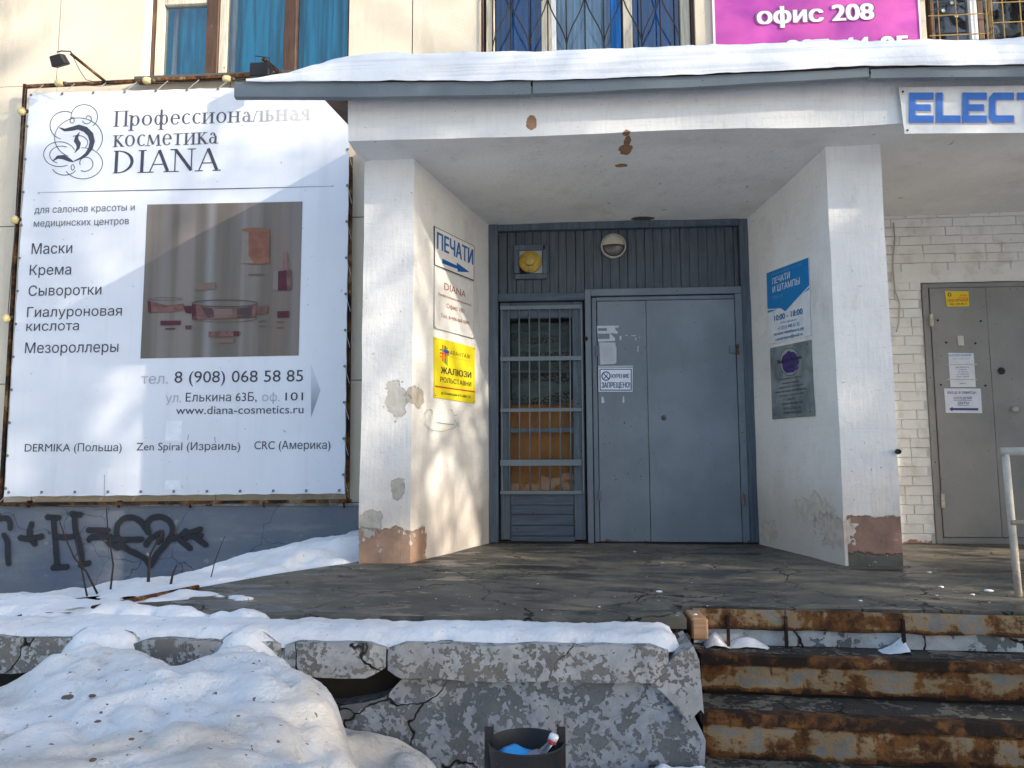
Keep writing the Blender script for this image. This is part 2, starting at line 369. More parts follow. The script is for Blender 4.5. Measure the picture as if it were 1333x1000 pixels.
_cap = {}
def _outline(body):
    """contours of a piece of text, sampled from its bezier splines"""
    cu = bpy.data.curves.new('t', 'FONT'); cu.body = body
    o = bpy.data.objects.new('t', cu); COL.objects.link(o)
    dg = bpy.context.evaluated_depsgraph_get(); c = o.evaluated_get(dg).to_curve(dg); out = []
    for sp in c.splines:
        b = sp.bezier_points; n = len(b); pts = []
        for k in range(n):
            p0, p1, p2, p3 = b[k].co, b[k].handle_right, b[(k+1) % n].handle_left, b[(k+1) % n].co
            straight = ((p1-p0).cross(p3-p0)).length < 1e-5 and ((p2-p0).cross(p3-p0)).length < 1e-5
            m = 1 if straight else 4
            for q in range(m):
                t = q/m; v = p0*(1-t)**3+p1*3*t*(1-t)**2+p2*3*t*t*(1-t)+p3*t**3
                if not pts or (abs(v.x-pts[-1][0])+abs(v.y-pts[-1][1])) > 1e-4: pts.append((v.x, v.y))
        if len(pts) > 2: out.append(pts)
    o.to_curve_clear(); bpy.data.objects.remove(o); bpy.data.curves.remove(cu)
    return out
_gl = {}
def glyph(ch):
    """one character triangulated from its outline; inside is where the winding number is not zero"""
    from mathutils.geometry import delaunay_2d_cdt
    if ch not in _gl:
        ext = lambda cs: max(p[0] for c in cs for p in c)-min(p[0] for c in cs for p in c)
        if 'HH' not in _gl: _gl['HH'] = ext(_outline('НН'))
        adv = ext(_outline('Н'+ch+'Н'))-_gl['HH']; cs = [] if ch == ' ' else _outline(ch)
        if not cs: _gl[ch] = (np.zeros((0, 3)), [], adv)
        else:
            P_ = []; E_ = []
            for c in cs: n = len(P_); P_ += [Vector(p) for p in c]; E_ += [(n+k, n+(k+1) % len(c)) for k in range(len(c))]
            r = delaunay_2d_cdt(P_, E_, [], 0, 1e-5); vv, ff = r[0], r[2]; F = []
            for f in ff:
                x = sum(vv[k].x for k in f)/len(f); y = sum(vv[k].y for k in f)/len(f); w = 0
                for c in cs:
                    for (ax, ay), (bx, by) in zip(c, c[1:]+c[:1]):
                        s_ = (bx-ax)*(y-ay)-(x-ax)*(by-ay)
                        if ay <= y < by and s_ > 0: w += 1
                        elif by <= y < ay and s_ < 0: w -= 1
                if w: F.append(list(f))
            _gl[ch] = (np.array([(v.x, v.y, 0.0) for v in vv]), F, adv)
    return _gl[ch]
def text_mesh(s, bold=0.0, space=1.0):
    V = np.zeros((0, 3)); F = []; pen = 0.0
    for ch in s:
        v, f, adv = glyph(ch); F += [[k+len(V) for k in q] for q in f]
        if len(v): V = np.vstack([V, v+np.array([pen, 0, 0])])
        pen += adv*space
    if bold > 0:                       # heavier strokes: the glyphs laid over themselves, each copy a hair prouder
        V0, F0 = V, F; V = np.zeros((0, 3)); F = []
        for i, (dx_, dy_) in enumerate(((-1, -.5), (1, -.5), (-1, .5), (1, .5), (0, 0), (-.5, 0), (.5, 0))):
            F += [[k+len(V) for k in f] for f in F0]; V = np.vstack([V, V0+np.array([dx_*bold, dy_*bold*.6, i*.00006])])
    return V, F
def text(s, P, u0, u1, v0, v1, mat, parent, n=.003, bold=0.0, shear=0.0, space=1.0, name='lettering', tilt=0.0, warp=None):
    if 'c' not in _cap: _cap['c'] = text_mesh('Н')[0][:, 1].max()
    V, F = text_mesh(s, bold, space); x0, x1 = V[:, 0].min(), V[:, 0].max(); c = _cap['c']
    W = []
    for x, y, dz in V:
        q = (x-x0)/(x1-x0); v = y/c*(v1-v0); u = u0+q*(u1-u0)+shear*v
        vv = v0+v+tilt*q; W.append(P.w(u, vv, n+dz+(warp(u, vv) if warp else 0)))
    return mk(name, W, F, mat, parent)
def tpx(s, P, x0, yb, x1, yt, mat, parent, **k):
    """text from pixel x0..x1, baseline yb and capital top yt (both taken at x0)"""
    u0, v0 = P.px(x0, yb); _, v1 = P.px(x0, yt); u1, _ = P.px(x1, yb); return text(s, P, u0, u1, v0, v1, mat, parent, **k)

def strip_mesh(P, pts, ws, n):
    """ribbon on plane P along (u,v) pts with widths ws"""
    V = []; F = []; m = len(pts)
    for i, (u, v) in enumerate(pts):
        a = pts[max(0, i-1)]; b = pts[min(m-1, i+1)]; d = np.array([b[0]-a[0], b[1]-a[1]]); d = d/(np.linalg.norm(d)+1e-9); q = np.array([-d[1], d[0]])*ws[i]/2
        V += [P.w(u+q[0], v+q[1], n), P.w(u-q[0], v-q[1], n)]
        if i: k = 2*i; F.append((k-2, k-1, k+1, k))
    return V, F

# ---------------------------------------------------------------- material instances
def pt(P, x, y): q = P.px(x, y); return P.w(q[0], q[1])
PFP = Plane((0, PF), (1, PF)); BMP = Plane((0, -1.72), (1, -1.72))
BROWN = (.38, .25, .185); GREY = (.44, .41, .35)
M_pierL = mat_plaster('left_pier_plaster', foot=True,
    strip=[(-3, 90, -1.15, .22, BROWN, .16)],
    patches=[(pt(PFP, 516, 520), (.085, .12, .12), (.50, .48, .44), 2.2), (pt(PFP, 518, 636), (.045, .06, .075), GREY, 2.2),
             (pt(LFACE, 543, 516), (.08, .12, .07), (.46, .42, .36), 2.2), (pt(PFP, 482, 678), (.08, .06, .09), (.50, .47, .42), 2.0)])
M_pierR = mat_plaster('right_pier_plaster', foot=True,
    strip=[(1.79, 90, -1.30, .30, (.28, .175, .14), .10), (1.79, 90, -1.30, .075, (.12, .115, .105), .14)],
    patches=[(pt(RFACE, 1062, 662), (.14, .28, .10), (.66, .60, .52), 2.5), (pt(RFACE, 1085, 690), (.1, .25, .10), (.60, .52, .45), 2.5), (pt(RFACE, 1000, 690), (.12, .22, .08), (.64, .58, .50), 2.5)])
M_beam = mat_plaster('canopy_plaster', base=(.81, .80, .775), dirt=.7,
    patches=[(at(692, 160, -1.72), (.035, .1, .05), (.36, .21, .13), .7), (at(816, 178, -1.72), (.032, .1, .05), (.36, .2, .11), 1.0),
             (atz(817, 184, 2.77), (.024, .10, .06), (.36, .2, .11), .9), (atz(814, 196, 2.78), (.050, .09, .06), (.36, .2, .11), 1.3), (atz(809, 216, 2.775), (.045, .03, .05), (.36, .2, .11), .8),
             (atz(836, 286, SOF), (.10, .05, .05), (.13, .10, .08), .8), (atz(818, 289, SOF), (.12, .02, .05), (.16, .11, .08), .8)])
M_conc = mat_concrete()
M_curb = mat_peeling('limewashed_curb', (.45, .45, .45), (.19, .18, .16), .56, 11, dark=(.12, .12, .115))
M_lowall = mat_peeling('limewashed_low_wall', (.34, .37, .41), (.145, .155, .16), .56, 8.5, dark=(.10, .11, .115))
M_rust = mat_rust('rusty_painted_steel', (.22, .225, .215), .50, ((-.094, .022, .11), (-.315, .03, .12), (-.205, .012, .07), (-.50, .035, .12), (-.376, .015, .07))); M_rust2 = mat_rust('very_rusty_steel', (.22, .17, .12), .85)
M_tread = mat_peeling('worn_stair_tread', (.19, .165, .125), (.055, .05, .04), .46, 8, dark=(.03, .028, .025))
M_dark = flat((.015, .014, .013), .9)
M_galv = mat_steelpaint('grey_galvanised_edge', (.165, .195, .215), .42, rust=False)
M_wood = mat_wood('blue_grey_planks', (.088, .107, .128), (.115, .138, .16))
M_woodf = mat_wood('blue_grey_frame_wood', (.095, .125, .16), (.135, .165, .20), bare=(.06, .06, .06))
M_woodh = mat_wood('weathered_blue_wood', (.085, .115, .155), (.15, .19, .23), 'x', .6, (.05, .05, .055))
M_door = mat_steelpaint('grey_blue_steel_door', (.185, .222, .265), .45)
M_doorf = mat_steelpaint('grey_blue_door_frame', (.165, .20, .24), .5)
M_bar = flat((.15, .185, .215), .5)
M_door2 = mat_steelpaint('warm_grey_steel_door', (.27, .26, .245), .5, rust=False)
M_snow = mat_snow('trampled_snow', .35); M_snowc = mat_snow('clean_roof_snow', .10, (.86, .87, .88), .010, .45); M_snowd = mat_snow('dirty_snow_heap', 1.0, (.80, .80, .80), .026)
def mat_tan():
    m = M('cream_facade_panel'); n = m.noise(.8, 5, .6); st = m.noise(5, 4, .6, vec=m.stretch(1.5, 1.5, .3), off=3)
    c = m.mix(m.ss(n, .35, .65), (.70, .62, .49), (.64, .56, .44)); c = m.mix(m.ma('MULTIPLY', m.ss(st, .5, .72), .3), c, (.42, .35, .26))
    sp = m.ss(m.noise(60, 2, off=6), .7, .74); c = m.mix(m.ma('MULTIPLY', sp, .4), c, (.25, .2, .15))
    return m.out(c, .8, m.ma('MULTIPLY_ADD', m.noise(70, 4, .7), .4, n), .006)
M_tan = mat_tan()
def mat_plinth():
    m = M('grey_blue_plinth_paint'); n = m.noise(1.6, 6, .6); st = m.noise(4, 5, .6, vec=m.stretch(.6, .6, 3), off=5)
    c = m.mix(m.ss(n, .35, .65), (.125, .147, .19), (.165, .18, .20)); c = m.mix(m.ma('MULTIPLY', m.ss(st, .5, .7), .5), c, (.24, .245, .245))
    k = m.ss(m.noise(7, 7, .65, off=9), .64, .66); c = m.mix(m.ma('MULTIPLY', k, .6), c, (.33, .31, .27))
    cr = m.voro(.9, wob=.6, wsc=2); cc = m.ss(cr, .001, .004, 1, 0); c = m.mix(m.ma('MULTIPLY', cc, .7), c, (.03, .03, .03))
    return m.out(c, .8, m.ma('MULTIPLY_ADD', m.noise(26, 6, .7), .8, n), .009)
M_plinth = mat_plinth()
def mat_brick():
    m = M('white_painted_brick'); n = m.noise(2.4, 5, .6); fine = m.noise(34, 5, .7)
    c = m.mix(m.ss(n, .35, .7), (.79, .77, .73), (.72, .69, .64)); c = m.mix(m.ma('MULTIPLY', m.ss(m.noise(9, 5, off=5), .5, .7), .4), c, (.45, .40, .34))
    k = m.ss(m.noise(15, 6, .7, off=3), .685, .70); c = m.mix(k, c, (.30, .12, .07))
    low = m.ma('MULTIPLY', m.ss(m.ma('MULTIPLY_ADD', m.noise(14, 5, .7, off=8), .16, m.axis(2)), .09, .11, 1, 0), .9); c = m.mix(low, c, (.32, .15, .09))
    return m.out(c, .85, m.ma('MULTIPLY_ADD', fine, .5, m.noise(8, 4)), .007)
M_brick = mat_brick()
M_mortar = mat_plaster('painted_mortar', base=(.74, .71, .65))
M_glass = mat_glass('window_glass', (.93, .96, .97), .03); M_glass2 = mat_glass('door_glass', (.85, .86, .86), -.012, .8)
def mat_curtain(name, base, tr=.25):
    m = M(name); n = m.noise(3, 3, .5, vec=m.stretch(8, 1, .4))
    m.b.inputs['Transmission Weight'].default_value = 0
    return m.out(m.mix(m.ss(n, .35, .65), base, tuple(v*.5 for v in base)), .9, m.noise(400, 2), .0005)  # darker upright streaks paint the shade of folds into the cloth colour
M_cur1 = mat_curtain('turquoise_curtain_cloth', (.01, .50, .72)); M_cur2 = mat_curtain('dark_blue_curtain_cloth', (.02, .16, .50)); M_cur3 = mat_curtain('pale_blue_curtain_cloth', (.55, .74, .90)); M_curw = mat_curtain('pale_net_curtain', (.62, .62, .56))
M_brown = mat_wood('peeling_brown_frame', (.10, .055, .035), (.22, .13, .08), 'z', .5, (.45, .40, .32))
M_cream = mat_wood('cream_painted_frame', (.72, .66, .52), (.6, .54, .42), 'z', .3, (.30, .2, .12))
M_white = flat((.80, .79, .76), .6); M_paper = flat((.82, .83, .85), .7, .2, .06)
M_black = flat((.02, .02, .022), .5)
M_iron = flat((.025, .022, .022), .55); M_yiron = mat_rust('ochre_painted_grille', (.42, .27, .08), .35)
M_rail = mat_rust('cream_painted_rail', (.62, .56, .48), .18)
M_rustbar = mat_rust('rusty_banner_frame', (.22, .13, .07), .75)

# ---------------------------------------------------------------- ground, platform, steps
def ground():
    V = []; F = []
    xs = [-220, -90, -40, -20]+[-12+.5*i for i in range(49)]+[20, 40, 90, 220]; ys = [-260, -120, -60, -30]+[-14+.5*i for i in range(29)]+[2, 40]
    for y in ys:
        for x in xs: V.append((x, y, -.92+.05*nz((x, y, 0), .5)))
    w = len(xs)
    for j in range(len(ys)-1):
        for i in range(w-1): F.append((j*w+i, j*w+i+1, (j+1)*w+i+1, (j+1)*w+i))
    tag(mk('ground', V, F, M_snow, smooth=True), kind='structure')
ground()

# porch platform: concrete sheet with a skewed left edge and a skewed front edge by the steps
plat = tag(thing('porch_platform', (0, -1.5, -.9), None, None), kind='structure'); del_ = plat
EL0 = atz(252, 765, 0); EL1 = atz(120, 797, 0); EL2 = atz(464, 729, 0)
outline = [(-3.30, -3.10), (.50, -3.10), (.50, -2.80), (4.2, -3.06), (7, -3.06), (7, 0.02), (-1.42, 0.02), (-1.42, EL2[1]), (EL0[0], EL0[1]), (EL1[0], EL1[1]), (-3.30, -3.05)]
def fill_poly(outline, z, step=.12, zf=None):
    bm = bmesh.new(); vs = [bm.verts.new((x, y, 0)) for x, y in outline]; bm.faces.new(vs)
    x0, x1 = min(p[0] for p in outline), max(p[0] for p in outline); y0, y1 = min(p[1] for p in outline), max(p[1] for p in outline)
    k = x0+step
    while k < x1:
        bmesh.ops.bisect_plane(bm, geom=bm.verts[:]+bm.edges[:]+bm.faces[:], plane_co=(k, 0, 0), plane_no=(1, 0, 0)); k += step
    k = y0+step
    while k < y1:
        bmesh.ops.bisect_plane(bm, geom=bm.verts[:]+bm.edges[:]+bm.faces[:], plane_co=(0, k, 0), plane_no=(0, 1, 0)); k += step
    for v in bm.verts: v.co.z = z + (zf(v.co.x, v.co.y) if zf else 0)
    return bm
def slab_z(x, y): return .006*fbm((x, y, 0), 1.2, 3)-.004
bm = fill_poly(outline, 0, .12, slab_z)
# ragged front lip and skirt
bd = [e for e in bm.edges if e.is_boundary]
for v in {v for e in bd for v in e.verts}:
    if v.co.y < -2.7: v.co.y += .014*nz(v.co, 7)+.006*nz(v.co, 25)
r = bmesh.ops.extrude_edge_only(bm, edges=bd)
for g in r['geom']:
    if isinstance(g, bmesh.types.BMVert): g.co.z -= .045+.008*nz(g.co, 12)
from_bm('concrete_top', bm, M_conc, plat, angle=40)
Geo().box(-1.40, .47, -3.06, -.02, -.9, -.05).box(.47, 7, -2.74, -.02, -.9, -.05).prism([(-3.2, -3.08), (-1.402, -3.06), (-1.402, EL2[1]-.06), (EL0[0]+.03, EL0[1]-.06), (EL1[0]+.03, EL1[1]-.05)], -.9, -.05, 'z').build('platform_core', M_dark, plat)
Geo().box(-2.2, .49, -3.085, -3.065, -.10, -.043, .002).build('rusty_edge_angle', M_rust2, plat)
q = Geo(); q.tube([(EL0[0]+.03, EL0[1]-.01, .006), (EL1[0], EL1[1], .018)], .011, 6); q.build('rusty_edge_bar', M_rust2, plat)

# edge curb blocks and low wall in front of the platform
curb = thing('curb_wall', (-1, -3.4, -.9), 'peeling limewashed concrete curb wall along the front of the porch platform, snow on its top', 'low wall')
CF = -3.42
def cx(px): return at(px, 860, CF)[0]
def curb_block(x0, x1, z0, z1, off, ch=.012):
    def post(co, p):
        # rounded, broken ends
        e = min(co.x-x0, x1-co.x); f = min(max((.06-e)/.06, 0), 1)
        if p.y < CF+.05: co.y += f*.025
        if p.z > z1-.03: co.z -= f*.02
        if p.z < z0+.03: co.z += f*.03
        return co
    rough('curb_block', boxquads(x0, x1, CF, CF+.33, z0, z1), .035, .010, 5, M_curb, curb, off, 45, post)
z0c, z1c = at(600, 886, CF)[2], at(600, 839, CF)[2]
curb_block(cx(503), cx(872), z0c, z1c, 3); curb_block(cx(366), cx(499), z0c, z1c, 9); curb_block(cx(168), cx(360), z0c, z1c, 15); curb_block(cx(-90), cx(163), z0c, z1c, 21)
# right broken end with its slanting crack
xe0, xe1 = cx(874), cx(911)
pr = [(xe0+.022, z1c-.03), (xe1-.02, z1c+.0), (xe1, z1c-.05), (xe1+.012, -.30), (xe1, at(905, 925, CF)[2]), (xe1-.045, -.33), (xe0-.04, z0c-.03), (xe0-.085, z0c-.012)]
g = Geo(); g.prism(pr, CF+.012, CF+.30); g.build('broken_end', M_curb, curb)
Geo().box(-4.6, .5, CF+.22, CF+.30, -.92, z1c-.01).build('dark_backing', flat((.05, .042, .033), .95), curb)
# lower wall: quads with a sagging top edge
LW = CF+.035
top = [(-4.7, -.36), (cx(-20), -.34), (cx(20), -.335), (cx(60), z0c+.0), (cx(250), z0c-.03), (cx(385), -.33), (cx(425), -.315), (cx(470), -.29), (cx(500), -.265), (cx(520), z0c-.012), (cx(560), z0c-.003), (cx(880), z0c-.003), (cx(905), -.33), (cx(915), -.40)]
quads = []
for (xa, za), (xb, zb) in zip(top[:-1], top[1:]):
    quads.append([(xa, LW, -.93), (xb, LW, -.93), (xb, LW, zb), (xa, LW, za)]); quads.append([(xa, LW, za), (xb, LW, zb), (xb, LW+.2, zb-.01), (xa, LW+.2, za-.01)])
quads.append([(top[-1][0], LW, -.93), (top[-1][0], LW+.2, -.93), (top[-1][0], LW+.2, -.40), (top[-1][0], LW, -.40)])
rough('low_wall_face', quads, .05, .011, 4, M_lowall, curb, 5, 50)

# steps
st = tag(thing('steps', (1.8, -3.1, -.9), None, None), kind='structure')
SKEW = -.075
def skewY(y, x): return y+SKEW*(x-.6)
def sbox(name, x0, x1, y0, y1, z0, z1, mat, step=.06, amp=.003, off=0, sc=4, angle=40, post=None):
    def pp(co, p):
        co = post(co, p) if post else co
        co.y += SKEW*(co.x-.6); return co
    return rough(name, boxquads(x0, x1, y0, y1, z0, z1), step, amp, sc, mat, st, off, angle, pp)
L1, L2, L3 = -2.84, -3.045, -3.295
def ragged(zb, a=.012): 
    def f(co, p):
        if p.z < zb+.004: co.z += a*nz((co.x, 0, 3), 6)+a*.5*nz((co.x, 0, 9), 22)
        return co
    return f
for i, (a, b) in enumerate(((.56, .965), (.967, 1.455), (1.457, 2.6), (2.602, 4.4))):
    sbox('riser_plate', a+.002, b-.002, L1-.03, L1-.022, -.094, -.006, M_rust, .05, .002, i, post=ragged(-.094))
sbox('riser_tile', .57, 4.4, L1+.0, L1+.02, -.165, -.095, mat_peeling('riser_tile_enamel', (.40, .45, .50), (.15, .17, .18), .66, 4), .06, .002, 5)
for x in (.715, .965, 1.456, 2.6): sbox('angle_post', x-.006, x+.006, L1-.045, L1-.028, -.165, -.03, M_rust2, .05, .001, x)
q = Geo(); c = at(1089, 810, L1-.04); q.lathe((c[0], c[1]+.005, c[2]), [(0.0, 0), (.008, 0), (.012, .004), (.020, .004), (.021, .010)], 16, 'y', -1); q.build('rivet', M_rust, st)
sbox('tread', .56, 4.4, L2+.004, L1+.02, -.20, -.168, M_tread, .05, .004, 2)
sbox('edge_angle', .562, 4.4, L2-.014, L2+.05, -.202, -.164, M_rust2, .05, .002, 7)
sbox('riser_plate', .565, 4.4, L2+.004, L2+.012, -.315, -.203, M_rust, .05, .003, 12, post=ragged(-.315))
sbox('tread', .52, 4.4, L3+.004, L2+.02, -.372, -.333, M_tread, .05, .006, 4)
sbox('edge_angle', .522, 4.4, L3-.014, L3+.05, -.372, -.328, M_rust2, .05, .002, 17)
sbox('riser_plate', .525, 4.4, L3+.004, L3+.012, -.50, -.373, M_rust, .05, .003, 22, post=ragged(-.50, .008))
sbox('step_core', .57, 4.4, L1+.03, L1+.2, -.5, -.06, M_dark, .5, 0, 1); sbox('step_core', .58, 4.4, L2+.03, L1+.02, -.5, -.205, M_dark, .5, 0, 1); sbox('step_core', .54, 4.4, L3+.03, L2+.03, -.6, -.376, M_dark, .5, 0, 1)
sbox('landing', .30, 4.4, -4.15, L3+.02, -.92, -.50, M_tread, .12, .012, 31)
box('rusty_corner', .285, .312, -4.12, -3.50, -.62, -.50, M_rust2, st)
# broken brick at the left end of the top step
bb = at(908, 800, -3.0)
q = Geo().box(bb[0]-.035, bb[0]+.035, -3.06, -2.86, -.105, -.012, .008)
rb = q.build('broken_brick', mat_wood('broken_orange_brick', (.42, .24, .13), (.5, .33, .2), 'x', .5, (.3, .2, .15)), plat)

# ---------------------------------------------------------------- building
bld = thing('building', (0, 0.4, -.9), 'cream panelled building with grey blue plinth behind the entrance porch and banner', 'building')
ZR = [at(20, 650, 0)[2], at(460, 495, 0)[2], at(460, 283, 0)[2], 4.17, 5.55, 7.0]
ZR[0] = .33
XW = (-3.875, -1.94, -.73, 1.165, 3.125, 4.9)      # window edges
xa, xb = at(78, 30, 0)[0], at(537, 30, 0)[0]
rows_low = [(-9.2, -6.35), (-6.35, xa), (xa, -3.03), (-3.03, xb)]
rows_mid = rows_low+[(xb, 2.0), (2.0, 5.4), (5.4, 9)]
pid = 0
def panel(x0, x1, z0, z1):
    global pid
    pid += 1
    def post(co, p):
        co.y += .004*math.sin(pid*3.1); return co
    q = [[(x0+.004, 0, z0+.004), (x1-.004, 0, z0+.004), (x1-.004, 0, z1-.004), (x0+.004, 0, z1-.004)]]
    g = boxquads(x0+.004, x1-.004, 0, .035, z0+.004, z1-.004)
    rough('facade_panel', g, .28, .002, .8, M_tan, bld, pid, 40, post)
for k in (0, 1):
    for a, b in rows_low: panel(a, b, ZR[k], ZR[k+1])
for a, b in rows_low: panel(a, b, ZR[2], ZR[3])
for a, b in rows_mid[4:]: panel(a, b, 2.95, ZR[3])
for a, b in ((-9.2, -6.35), (-6.35, xa), (xa, XW[0]), (XW[1], xb), (xb, XW[2]), (XW[3], XW[4]), (XW[5], 9)): panel(a, b, ZR[3], ZR[4]+.25)
for a, b in ((-9.2, -4.4), (-4.4, -1.36), (-1.36, 2.0), (2.0, 9)): panel(a, b, ZR[4]+.25, ZR[5])
# plinth
def ppost(co, p): return co
rough('plinth', boxquads(-9.2, -1.42, -.05, .03, -.93, .30), .12, .006, 2.2, M_plinth, bld, 2, 40)
box('plinth_ledge', -9.2, -1.42, -.065, .03, .302, .328, mat_peeling('crumbling_ledge', (.40, .40, .40), (.33, .27, .20), .5, 8), bld)
# wall body behind
g = Geo()
g.box(-9.2, -1.42, .036, .3, -.93, ZR[3]).box(-1.42, 9, .036+.1, .3, 2.72, ZR[3])
for a, b in ((-9.2, XW[0]), (XW[1], XW[2]), (XW[3], XW[4]), (XW[5], 9)): g.box(a, b, .036, .3, ZR[3]+.001, ZR[4]+.25)
g.box(-9.2, 9, .036, .3, ZR[4]+.251, 7)
g.build('wall', M_mortar, bld)
box('room_wall', -9, 9, 1.6, 1.65, -.9, 7, flat((.10, .10, .11), .9), bld)
box('room_floor', -9, 9, .31, 1.59, 4.0, 4.05, flat((.2, .17, .14), .9), bld)

def curtain(name, x0, x1, y, z0, z1, mat, parent, per=.085, amp=.028, off=0):
    n = max(8, int((x1-x0)/per*8)); V = []; F = []
    for i in range(n+1):
        x = x0+(x1-x0)*i/n
        for j in range(4):
            z = z0+(z1-z0)*j/3; yy = y+amp*math.sin(2*math.pi*x/per+2.5*nz((x, j*.2, off), 2.2))*(.6+.8*abs(nz((x, 0, off), 3)))+amp*.8*nz((x*1.0, j, off), 1.5)
            V.append((x, yy, z))
        if i:
            for j in range(3): a = (i-1)*4+j; F.append((a, a+4, a+5, a+1))
    return mk(name, V, F, mat, parent, smooth=True)
ZB = ZR[3]; ZT = ZR[4]+.25
def X0(px, Y=.10): return at(px, 40, Y)[0]
# window 1: peeling brown mullions, turquoise curtains
w1 = link(bpy.data.objects.new('window', None), bld, (-2.9, .1, ZB)); w1['label'] = 'window with peeling brown mullions and turquoise curtains'
g = Geo().box(XW[0], XW[0]+.02, .036, .26, ZB, ZT); g.build('reveal', M_white, w1)
box('reveal', XW[1]-.02, XW[1], .036, .26, ZB, ZT, M_brown, w1); box('reveal', XW[0]+.02, XW[1]-.02, .04, .26, ZT-.02, ZT, M_white, w1)
box('frame_post', X0(198), X0(204), .09, .14, ZB, ZT-.02, M_brown, w1, .004)
box('frame_post', XW[0]+.021, X0(197.4), .07, .14, ZB, ZT-.02, M_white, w1, .004)
box('frame_post', X0(204.4), X0(214), .08, .15, ZB, ZT-.02, M_cream, w1, .004)
box('frame_post', X0(270), X0(286), .07, .15, ZB, ZT-.02, M_brown, w1, .006)
box('frame_post', X0(286.3), X0(296), .09, .15, ZB, ZT-.02, M_cream, w1, .004)
box('frame_post', X0(371), X0(387), .07, .15, ZB, ZT-.02, M_brown, w1, .006)
box('transom', X0(214.3), X0(269.7), .08, .15, at(240, 7, .1)[2], at(240, -2, .1)[2], M_cream, w1)
for a, b in ((214, 270), (296, 371), (387, 452)): box('pane', X0(a)+.001, min(X0(b), XW[1]-.021)-.001, .118, .122, ZB, ZT-.02, M_glass, w1, 0)
curtain('curtain', X0(212, .3)-.25, XW[1]+.1, .26, ZB-.1, ZT, M_cur1, w1, .15, .045, 3)
curtain('net_curtain', X0(296, .2)-.0, X0(303, .2)+.05, .19, ZB-.1, ZT, M_curw, w1, .05, .012, 5)
curtain('net_curtain', X0(226, .2), X0(232, .2), .20, ZB-.1, ZT, M_curw, w1, .05, .01, 9)
g = Geo(); g.box(XW[0]-.02, XW[1]+.02, -.09, .12, ZB-.03, ZB+.004, .003); g.build('window_sill', mat_steelpaint('dark_sill_metal', (.10, .095, .085), .5), w1)
# window 2: black diamond grille
w2 = link(bpy.data.objects.new('window', None), bld, (.2, .1, ZB)); w2['label'] = 'window with blue curtains behind a black wrought diamond grille'
box('reveal', XW[2], XW[2]+.02, .036, .26, ZB, ZT, M_brown, w2); box('reveal', XW[3]-.02, XW[3], .036, .26, ZB, ZT, M_brown, w2)
for a, b, mt in ((633, 644, M_cream), (705, 717, M_cream), (717.5, 724, M_white), (795, 808, M_cur2), (810, 823, M_cream), (886, 898, M_cream)): box('frame_post', X0(a), X0(b), .08, .15, ZB, ZT, mt, w2, .004)
for a, b in ((644, 705), (724, 795), (823, 886)): box('pane', X0(a)+.001, X0(b)-.001, .118, .122, ZB, ZT, M_glass, w2, 0)
curtain('curtain', X0(640, .3), X0(716, .3), .28, ZB-.1, ZT, M_cur2, w2, .05, .02, 3); curtain('curtain', X0(715, .3), X0(802, .3), .32, ZB-.1, ZT, M_cur3, w2, .14, .02, 6); curtain('curtain', X0(802, .3), X0(900, .3), .28, ZB-.1, ZT, M_cur2, w2, .045, .02, 8)
gr = link(bpy.data.objects.new('grille', None), w2, (.2, -.02, ZB))
WY = -.025
xs = [at(735/2.836+430, 55, WY)[0]+.155*i for i in range(-5, 8)]
xs = [x for x in xs if XW[2] < x < XW[3]]
gx0 = at(735/2.836+430, 55, WY)[0]; dx = (at(1290/2.836+430, 55, WY)[0]-gx0)/8
zb = at(700, 60, WY)[2]
def gobj(name, pts, r, n=6):
    g = Geo(); g.tube(pts, r, n); g.build(name, M_iron, gr, smooth=True)
for i in range(-3, 13):
    x = gx0+dx*i
    if XW[2]+.02 < x < XW[3]-.02: gobj('bar', [(x, WY, ZB+.02), (x, WY, ZT-.02)], .0065)
hgt = at(660, 0, WY)[2]-zb
for row in range(-1, 4):
    for i in range(-4, 13):
        if (i+row) % 2: continue
        for sgn in (-1, 1):
            xA = gx0+dx*i; zA = zb+hgt*row; pts = []
            for k in range(9):
                t = k/8; s = t+.07*math.sin(2*math.pi*t)*-1
                pts.append((xA+sgn*dx*s, WY-.008, zA+hgt*t))
            if all(XW[2]+.0 < p[0] < XW[3] for p in pts) and zA > ZB-.1 and zA+hgt < ZT+.3: gobj('curved_bar', [p for p in pts if p[2] > ZB+.01], .0065, 5)
gobj('bar', [(XW[2]+.015, WY, ZB+.02), (XW[2]+.015, WY, ZT-.02)], .007); gobj('bar', [(XW[3]-.015, WY, ZB+.02), (XW[3]-.015, WY, ZT-.02)], .007); gobj('bar', [(XW[2], WY, ZB+.02), (XW[3], WY, ZB+.02)], .007)
# window 3: ochre grid grille, dark glass
w3 = link(bpy.data.objects.new('window', None), bld, (4, .1, ZB)); w3['label'] = 'dark window with ochre square grille at the top right'
box('reveal', XW[4], XW[4]+.02, .036, .26, ZB, ZT, M_cream, w3)
for a, b, mt in ((1211, 1216, M_brown), (1263, 1272, M_white), (1272.5, 1280, M_brown)): box('frame_post', X0(a), X0(b), .08, .15, ZB, ZT, mt, w3, .004)
box('frame_post', 4.6, 4.85, .08, .15, ZB, ZT, M_cream, w3)
for a, b in ((X0(1216), X0(1263)), (X0(1280), 4.6)): box('pane', a+.001, b-.001, .118, .122, ZB, ZT, M_glass2, w3, 0)
mm = M('crumpled_cloth'); cl = mm.out(mm.mix(mm.ss(mm.noise(6, 5, .6, dist=1), .45, .55), (.03, .035, .03), (.45, .47, .45)), .8)
curtain('crumpled_cloth', X0(1283, .3), 4.6, .3, ZB-.1, ZT, cl, w3, .11, .03, 2)
g3 = link(bpy.data.objects.new('grille', None), w3, (3.6, -.02, ZB))
